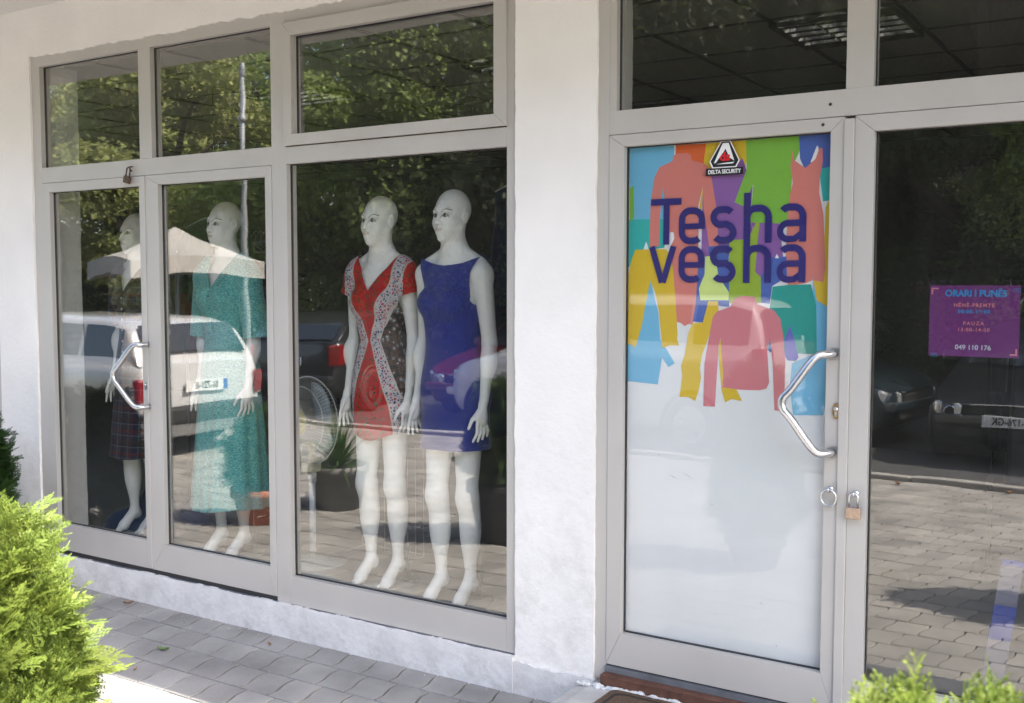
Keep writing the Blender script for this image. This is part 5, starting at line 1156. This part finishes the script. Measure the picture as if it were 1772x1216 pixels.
    def screen(name, sa, sb, m, w0=.90, off=.012):
        bm = bmesh.new(); g = []
        for i in range(7):
            s = sa + (sb - sa) * i / 6; r_ = fr(s); b = fb(s); gg = r_ - b; w_ = hw(s); tw = (w_ - .02 - gg * .42) * .93; row = []
            for j in range(9):
                u = j / 4 - 1; row.append(bm.verts.new((X(s, 0) + (-off if sa < .5 else off) * 1.2, u * tw * w0 * 1.02, r_ + .012 + off - .020 * u * u - .0)))
            g.append(row)
        for i in range(6):
            for j in range(8): bm.faces.new((g[i][j], g[i + 1][j], g[i + 1][j + 1], g[i][j + 1]))
        return obj(name, bm, m, t, smooth=True)
    wind_s = rs[1][0]; top_s = rs[-2][0]
    screen('windscreen', s0 + .012, wind_s - .012, M['carglass']); screen('rear_window', rs[-2][0] + .006, s1 - .008 if kind != 'saloon' else s1 - .02, M['carglass'])
    span = (wind_s - .02, top_s - (.0 if kind != 'saloon' else .0)); cuts = [span[0], span[0] + (span[1] - span[0]) * .38, span[0] + (span[1] - span[0]) * .72, span[1]]
    for sg in (-1, 1):
        for a, b in zip(cuts, cuts[1:]): patch('side_window', a + .007, b - .007, sg, M['carglass'])
        patch('door_trim', .25, .80, sg, M['trim'], (3, 4), .006, n=6) if kind in ('wagon', 'hatch') else None
    # wheels
    wb = (.17, .80); wr = .30
    for s in wb:
        for sg in (-1, 1):
            x = X(s, 0); yy = sg * (W / 2 - .10)
            bm = bmesh.new(); lathe(bm, [(.19, -.09), (wr - .02, -.095), (wr, -.07), (wr, .07), (wr - .02, .095), (.19, .09)], x, wr, 36, axis='y')
            for v in bm.verts: v.co.y += yy + sg * .012
            ty = obj('wheel', bm, M['rubber'], t)
            bm = bmesh.new(); o_ = sg * .094; rings = lathe(bm, [(.0005, .080), (.05, .082), (.06, .062), (.17, .070), (.20, .088)], x, wr, 36, axis='y')
            for v in bm.verts: v.co.y = yy + sg * (v.co.y + .012)
            for q in range(7):
                a = 2 * math.pi * q / 7; cx, cz = x + .125 * math.cos(a), wr + .125 * math.sin(a); f = bm.faces.new([bm.verts.new((cx + .026 * math.cos(b), yy + sg * .083, cz + .026 * math.sin(b))) for b in [2 * math.pi * k / 10 for k in range(10)]]); f.material_index = 1
            obj('rim', bm, [M['chromet'], M['trim']], ty)
            bm = bmesh.new(); pts = [(x + (wr + .035) * math.cos(R(a)), yy + sg * .088, wr + (wr + .035) * math.sin(R(a))) for a in range(-12, 193, 12)]; tube(bm, pts, .028, 8); obj('wheel_arch', bm, M['trim'], t)
    bl = fb(.03); xf, xr = X(0, 0), X(1, 0); rb = fb(.97)
    def blk(name, x0, x1, y0, y1, z0, z1, m, bev=.02, par=t, rot=None):
        bm = bmesh.new(); box(bm, x0, x1, y0, y1, z0, z1); return obj(name, bm, m, par, bevel=bev)
    for sg in (-1, 1):
        a, b = sorted((sg * W * .27, sg * W * .435)); q = bmesh.new(); box(q, xf - .012, xf + .14, a, b, bl - .19, bl - .045)
        for v in q.verts:
            if abs(v.co.y) > W * .4: v.co.x += .10; v.co.z += .03
        hl = obj('headlight', q, M['lens'], t, bevel=.03)
        lathe_b = bmesh.new(); lathe(lathe_b, [(.045, xf - .020), (.052, xf - .016)], sg * W * .335, bl - .11, 20, axis='x'); obj('lamp_ring', lathe_b, M['chromet'], hl)
        y_ = sg * W * .425
        z_a, z_b = (rb - .30, rb - .02) if kind != 'van' else (rb - .34, rb + .06)
        if kind == 'wagon': z_a, z_b = .58, .83
        q = bmesh.new(); box(q, xr - .13, xr + .012, min(y_ - .10, y_ + .06), max(y_ - .10, y_ + .06), z_a, z_b)
        for v in q.verts:
            if abs(v.co.y) > W * .43: v.co.x -= .06
        obj('taillight', q, M[lenses], t, bevel=.025)
        q = bmesh.new(); box(q, X(.335, 0), X(.365, 0), min(sg * (W / 2 - .02), sg * (W / 2 + .15)), max(sg * (W / 2 - .02), sg * (W / 2 + .15)), fb(.34) - .01, fb(.34) + .12); obj('wing_mirror', q, paint, t, bevel=.03)
        blk('indicator', X(.245, 0), X(.262, 0), *sorted((sg * (W / 2 - .02), sg * (W / 2 - .001))), .66, .70, M['orangelens'], .006)
    blk('grille', xf - .004, xf + .10, -W * .22, W * .22, bl - .17, bl - .06, M['trim'], .02)
    blk('grille_bar', xf - .012, xf + .05, -W * .225, W * .225, bl - .055, bl - .040, M['chromet'], .006); blk('air_intake', xf - .010, xf + .08, -W * .30, W * .30, .30, .40, M['trim'], .02)
    blk('bumper', xf - .055, xf + .10, -W * .42, W * .42, .41, .52, paint, .035); blk('bumper', xr - .08, xr + .065, -W * .43, W * .43, .36, .54, paint if kind != 'wagon' else M['trim'], .035)
    def plate(txt, x, z, sgn):
        bm = bmesh.new(); box(bm, x - .006, x + .006, -.26, .26, z - .056, z + .056); o = obj('number_plate', bm, M['platew'], t, bevel=.004)
        bm = bmesh.new(); box(bm, min(x, x + sgn * .0075), max(x, x + sgn * .0075), *( (.215, .256) if sgn > 0 else (-.256, -.215)), z - .050, z + .050)
        for v in bm.verts: v.co.y *= (-1 if sgn > 0 else -1)
        obj('country_band', bm, M['plateb'], o)
        rot = Matrix.Rotation(R(90) * sgn, 4, 'Z') @ Matrix.Rotation(R(90), 4, 'X'); text(txt, .098, x + sgn * .0085, .0, z, M['platet'], o, name='plate_text', bold=.002, xs=.82, rot=rot).location = (0, 0, 0)
    if plate_f: plate(plate_f, xf - .062, .465, -1)
    if plate_r: plate(plate_r, xr + .020 + (.05 if kind == 'saloon' else .0), .72 if kind != 'van' else .60, 1)
    return t
_t = text
def text(s, size, x, y, z, m, parent, name='lettering', bold=0.0, align='CENTER', xs=1.0, space=1.0, ext=.0004, rot=None):
    o = _t(s, size, 0, 0, 0, m, parent, name=name, bold=bold, align=align, xs=1, space=space, ext=ext, rot=Matrix.Translation((x, y, z)) @ rot @ Matrix.Diagonal((xs, 1, 1, 1))); return o
# car fronts point to -x at rz=0.  Seen in the glass, plates read mirrored as in the photograph.
SILV = carmat('silver_paint', (.60, .61, .63), .2)
car('wagon', SILV, (-8.30 - 2.22, -3.50, -.012), R(0), 'silver estate car parked along the pavement, its tailgate beside the parasol', None, '01-721-IE')
car('van', carmat('white_paint', (.72, .72, .72), 0), (-3.55 - 2.05, -7.45, -.055), R(1), 'white high-roofed van parked along the far kerb', None, '02-418-AF')
car('hatch', carmat('dark_grey_paint', (.03, .033, .036)), (-10.6, -8.7, -.055), R(82), 'dark grey hatchback showing its tail, left of the red car', None, '01-630-CD')
car('saloon', carmat('red_paint', (.10, .006, .005), .1), (-7.55, -9.4, -.055), R(-90), 'red saloon car with its bonnet towards the shop', '01-315-DD')
car('hatch', carmat('black_paint', (.012, .014, .018)), (-1.22, -9.15, -.055), R(-86), 'black car with its headlights towards the shop, nearest the kerb', '01-176-GK')
car('hatch', carmat('petrol_paint', (.02, .035, .045)), (-4.45, -8.95, -.055), R(-168), 'dark petrol blue hatchback standing side on next to the black car')
# ------------------------------------------------------------------ parasol and lamp post
M['canvas'] = mat('offwhite_canvas', (.37, .355, .33), .85, noise=(3, .06, 4)); M['pole'] = mat('pale_grey_pole', (.27, .285, .30), .5, .2)
ps = thing('parasol', 'large square off-white market parasol behind the silver estate car', 'parasol', (-10.15, -4.72, 0), R(20))
bm = bmesh.new(); hwp, ze, zt_ = .78, 1.97, 2.38; n = 10; ap = bm.verts.new((0, 0, zt_)); prev = None; ringv = []
cor = [(-hwp, -hwp), (hwp, -hwp), (hwp, hwp), (-hwp, hwp)]
for k in range(4):
    a, b = Vector(cor[k]), Vector(cor[(k + 1) % 4])
    for i in range(n): q = a.lerp(b, i / n); ringv.append((q, .07 * math.sin(math.pi * i / n)))
lv = [[], [], [], []]
for q, sag in ringv:
    for l, f in enumerate((1.0, .66, .33)): lv[l].append(bm.verts.new((q.x * f * (1 - sag * .3), q.y * f * (1 - sag * .3), ze + (zt_ - ze) * (1 - f) - .03 * math.sin(math.pi * f) + sag * f)))
    lv[3].append(bm.verts.new((q.x * 1.005, q.y * 1.005, ze + sag - .20 + .012 * math.sin(q.x * 14 + q.y * 11))))
m_ = len(ringv)
for i in range(m_):
    j = (i + 1) % m_; bm.faces.new((lv[0][i], lv[0][j], lv[1][j], lv[1][i])); bm.faces.new((lv[1][i], lv[1][j], lv[2][j], lv[2][i])); bm.faces.new((lv[2][i], lv[2][j], ap)); bm.faces.new((lv[3][i], lv[3][j], lv[0][j], lv[0][i]))
o = obj('canopy', bm, M['canvas'], ps); md = o.modifiers.new('s', 'SOLIDIFY'); md.thickness = .004
bm = bmesh.new(); tube(bm, [(0, 0, 0), (0, 0, 2.37)], .024, 12); obj('pole', bm, M['pole'], ps)
bm = bmesh.new(); box(bm, -.3, .3, -.3, .3, 0, .07); obj('base', bm, M['kerb'], ps, bevel=.02)
for cx, cy_ in cor: bm = bmesh.new(); tube(bm, [(0, 0, 2.30), (cx * .97, cy_ * .97, ze - .05)], .009, 6); obj('rib', bm, M['pole'], ps)
lp = thing('lamp_post', 'tall pale grey lamp post across the road', 'lamp post', (-10.6, -6.25, -.05))
bm = bmesh.new(); tube(bm, [(0, 0, 0), (0, 0, 1.2), (0, 0, 3.2), (0, 0, 4.55)], [.05, .042, .036, .030], 16); obj('pole', bm, M['pole'], lp)
bm = bmesh.new(); lathe(bm, [(.0005, 4.68), (.03, 4.66), (.042, 4.60), (.042, 4.50), (.03, 4.48)], 0, 0, 20); obj('lamp_head', bm, M['pole'], lp)
bm = bmesh.new(); lathe(bm, [(.03, 3.9), (.05, 3.9), (.05, 3.97), (.03, 3.97)], 0, 0, 20); obj('clamp', bm, M['pole'], lp)
# ------------------------------------------------------------------ trees
M['leaf'] = tint_mat('broad_leaf', .55, .48, .35); M['trunk'] = mat('tree_bark', (.10, .08, .06), .95, noise=(8, .3, 8), bump=(25, .9, .02))
def tree_mesh(seed, h, r_, n, ls, base, crown0=.30):
    rr = np.random.default_rng(seed); nc = 46; cu = rr.uniform(0, 1, nc); cth = rr.uniform(0, 6.283, nc); cr = r_ * np.sqrt(rr.uniform(.05, 1, nc)) * np.sin(np.pi * (.12 + .80 * cu)) ** .6
    cc = np.stack([cr * np.cos(cth), cr * np.sin(cth), h * (crown0 + (1 - crown0) * cu * .96)], 1); csz = r_ * rr.uniform(.18, .36, nc); cb = rr.normal(1, .15, nc)
    w_ = rr.integers(0, nc, n); d = rr.normal(size=(n, 3)); d /= np.linalg.norm(d, axis=1)[:, None]; p = cc[w_] + d * (csz[w_] * rr.uniform(.55, 1.05, n))[:, None] * np.array([1.15, 1.15, .75])
    nrm = d * .6 + rr.normal(size=(n, 3)) * .7 + np.array([0, 0, .5]); nrm /= np.linalg.norm(nrm, axis=1)[:, None]; fr = frame_mats(nrm, rr); s = ls * rr.uniform(.6, 1.3, n)
    q = np.array([(-.5, -.0, 0), (-.15, -.38, .04), (.5, 0, -.05), (.1, .36, .04)]); V = np.einsum('nij,vj->nvi', fr, q) * s[:, None, None] + p[:, None, :]
    F = np.arange(n * 4).reshape(n, 4); col = np.array(base)[None] * (cb[w_] * rr.normal(1, .10, n)).clip(.3, 2)[:, None]; col = np.repeat(col, 4, 0)
    bm = bmesh.new(); tube(bm, [(0, 0, -.1), (.05, 0, h * .2), (-.03, .05, h * .45), (0, 0, h * .85)], [r_ * .075, r_ * .06, r_ * .04, r_ * .01], 10)
    for k in range(0, nc, 3): c_ = cc[k]; tube(bm, [(0, 0, c_[2] * .55), (c_[0] * .5, c_[1] * .5, c_[2] * .85), tuple(c_)], [r_ * .03, r_ * .018, r_ * .006], 6)
    return V.reshape(-1, 3), F, col, bm
GR = 'trees beyond the road'
def plant_tree(loc, seed, h, r_, n, ls, base, label, crown0=.30, rz=0):
    V, F, col, bm = tree_mesh(seed, h, r_, n, ls, base, crown0); t = thing('street_tree', label, 'tree', loc, rz, GR)
    npmesh('crown', V, F, M['leaf'], t, col=col); obj('trunk', bm, M['trunk'], t, smooth=True); return t
def tree_again(src, loc, rz, label): c = copy_tree(src); c.location = loc; c.rotation_euler = (0, 0, rz); c['label'] = label; return c
OL = (.30, .33, .12); DG_ = (.055, .070, .028); LG = (.25, .32, .09)
a = plant_tree((-17.5, -10.5, 0), 1, 6.4, 2.9, 60000, .11, OL, 'olive green tree, the farthest left beyond the road', .12)
b = plant_tree((-12.2, -10.8, 0), 2, 6.4, 2.8, 60000, .10, LG, 'leafy green tree behind the lamp post', .15)
c = plant_tree((-7.2, -14.0, 0), 3, 9.0, 3.6, 80000, .11, DG_, 'tall dark tree behind the red car', .16)
tree_again(a, (-24.5, -7.5, 0), 2.3, 'olive tree far down the street at the left'); tree_again(c, (-24, -17, 0), .3, 'tall dark tree behind the olive trees'); tree_again(a, (-22, -13, 0), 1.3, 'olive tree at the left end of the street'); tree_again(b, (-15, -15.5, 0), 2.1, 'green tree in the second row behind the olive tree')
tree_again(c, (-2.6, -13.6, 0), 2.0, 'tall dark tree behind the black car'); tree_again(c, (2.6, -13.0, 0), 3.4, 'tall dark tree at the right end of the street'); tree_again(c, (-11.5, -18.5, 0), 4.0, 'tall dark tree in the second row behind the lamp post')
tree_again(c, (-4.9, -18.5, 0), 5.0, 'tall dark tree in the second row behind the red car'); tree_again(c, (-9.8, -12.4, 0), .6, 'tall dark tree between the lamp post and the red car'); tree_again(c, (0.6, -17.5, 0), 1.0, 'tall dark tree in the second row behind the black car')
tree_again(b, (-.6, -12.6, 0), 2.6, 'leafy green tree over the road behind the black car').scale = (.72, .72, .70)
hd = [(-20 + i * 1.9, -11.6 - .5 * (i % 3)) for i in range(13)]
V, F, col, bm = tree_mesh(8, 2.2, 1.2, 4200, .10, (.045, .075, .02), .05); h0 = thing('hedge_bush', 'rounded green bush in the hedge row beyond the road', 'bush', (hd[0][0], hd[0][1], 0), 0, 'bushes beyond the road'); npmesh('crown', V, F, M['leaf'], h0, col=col); obj('trunk', bm, M['trunk'], h0)
for i, (x, y) in enumerate(hd[1:]): q = copy_tree(h0); q.location = (x, y, 0); q.rotation_euler = (0, 0, i * 1.7)
# far building behind the trees
fbld = thing('apartment_building', 'grey apartment building behind the trees across the road', 'building', (-4, -27, 0))
M['render'] = mat('grey_render', (.26, .25, .24), .9, noise=(1, .1, 6)); bm = bmesh.new(); box(bm, -13, 16, -4, 4, 0, 11.5); obj('wall', bm, M['render'], fbld); bm = bmesh.new(); box(bm, -13.4, 16.4, -4.4, 4.4, 11.501, 11.8); obj('roof', bm, M['soffit'], fbld)
for i in range(9):
    for j in range(3): bm = bmesh.new(); box(bm, -11.5 + i * 3, -10.2 + i * 3, 4.0, 4.03, 1.4 + j * 3.2, 2.9 + j * 3.2); obj('window', bm, M['carglass'], fbld)
wb_ = thing('brick_wall', 'low brick wall under the trees across the road', 'wall', (0, -12.9, 0)); 
def brick():
    m = mat('red_brick', (.25, .10, .06), .9); t, N, L, P = nodes(m); b_ = N.new('ShaderNodeTexBrick'); tcx = N.new('ShaderNodeTexCoord'); mp = N.new('ShaderNodeMapping'); mp.inputs['Rotation'].default_value = (R(90), 0, 0); b_.inputs['Scale'].default_value = 4.5; b_.inputs['Color1'].default_value = (.28, .10, .055, 1); b_.inputs['Color2'].default_value = (.20, .075, .04, 1); b_.inputs['Mortar'].default_value = (.25, .22, .19, 1)
    L.new(tcx.outputs['Object'], mp.inputs[0]); L.new(mp.outputs[0], b_.inputs['Vector']); L.new(b_.outputs[0], P.inputs['Base Color']); return m
bm = bmesh.new(); box(bm, -14, 6, -.12, .12, 0, 1.7); obj('masonry', bm, brick(), wb_); bm = bmesh.new(); box(bm, -14.1, 6.1, -.16, .16, 1.701, 1.77); obj('coping', bm, M['kerb'], wb_)
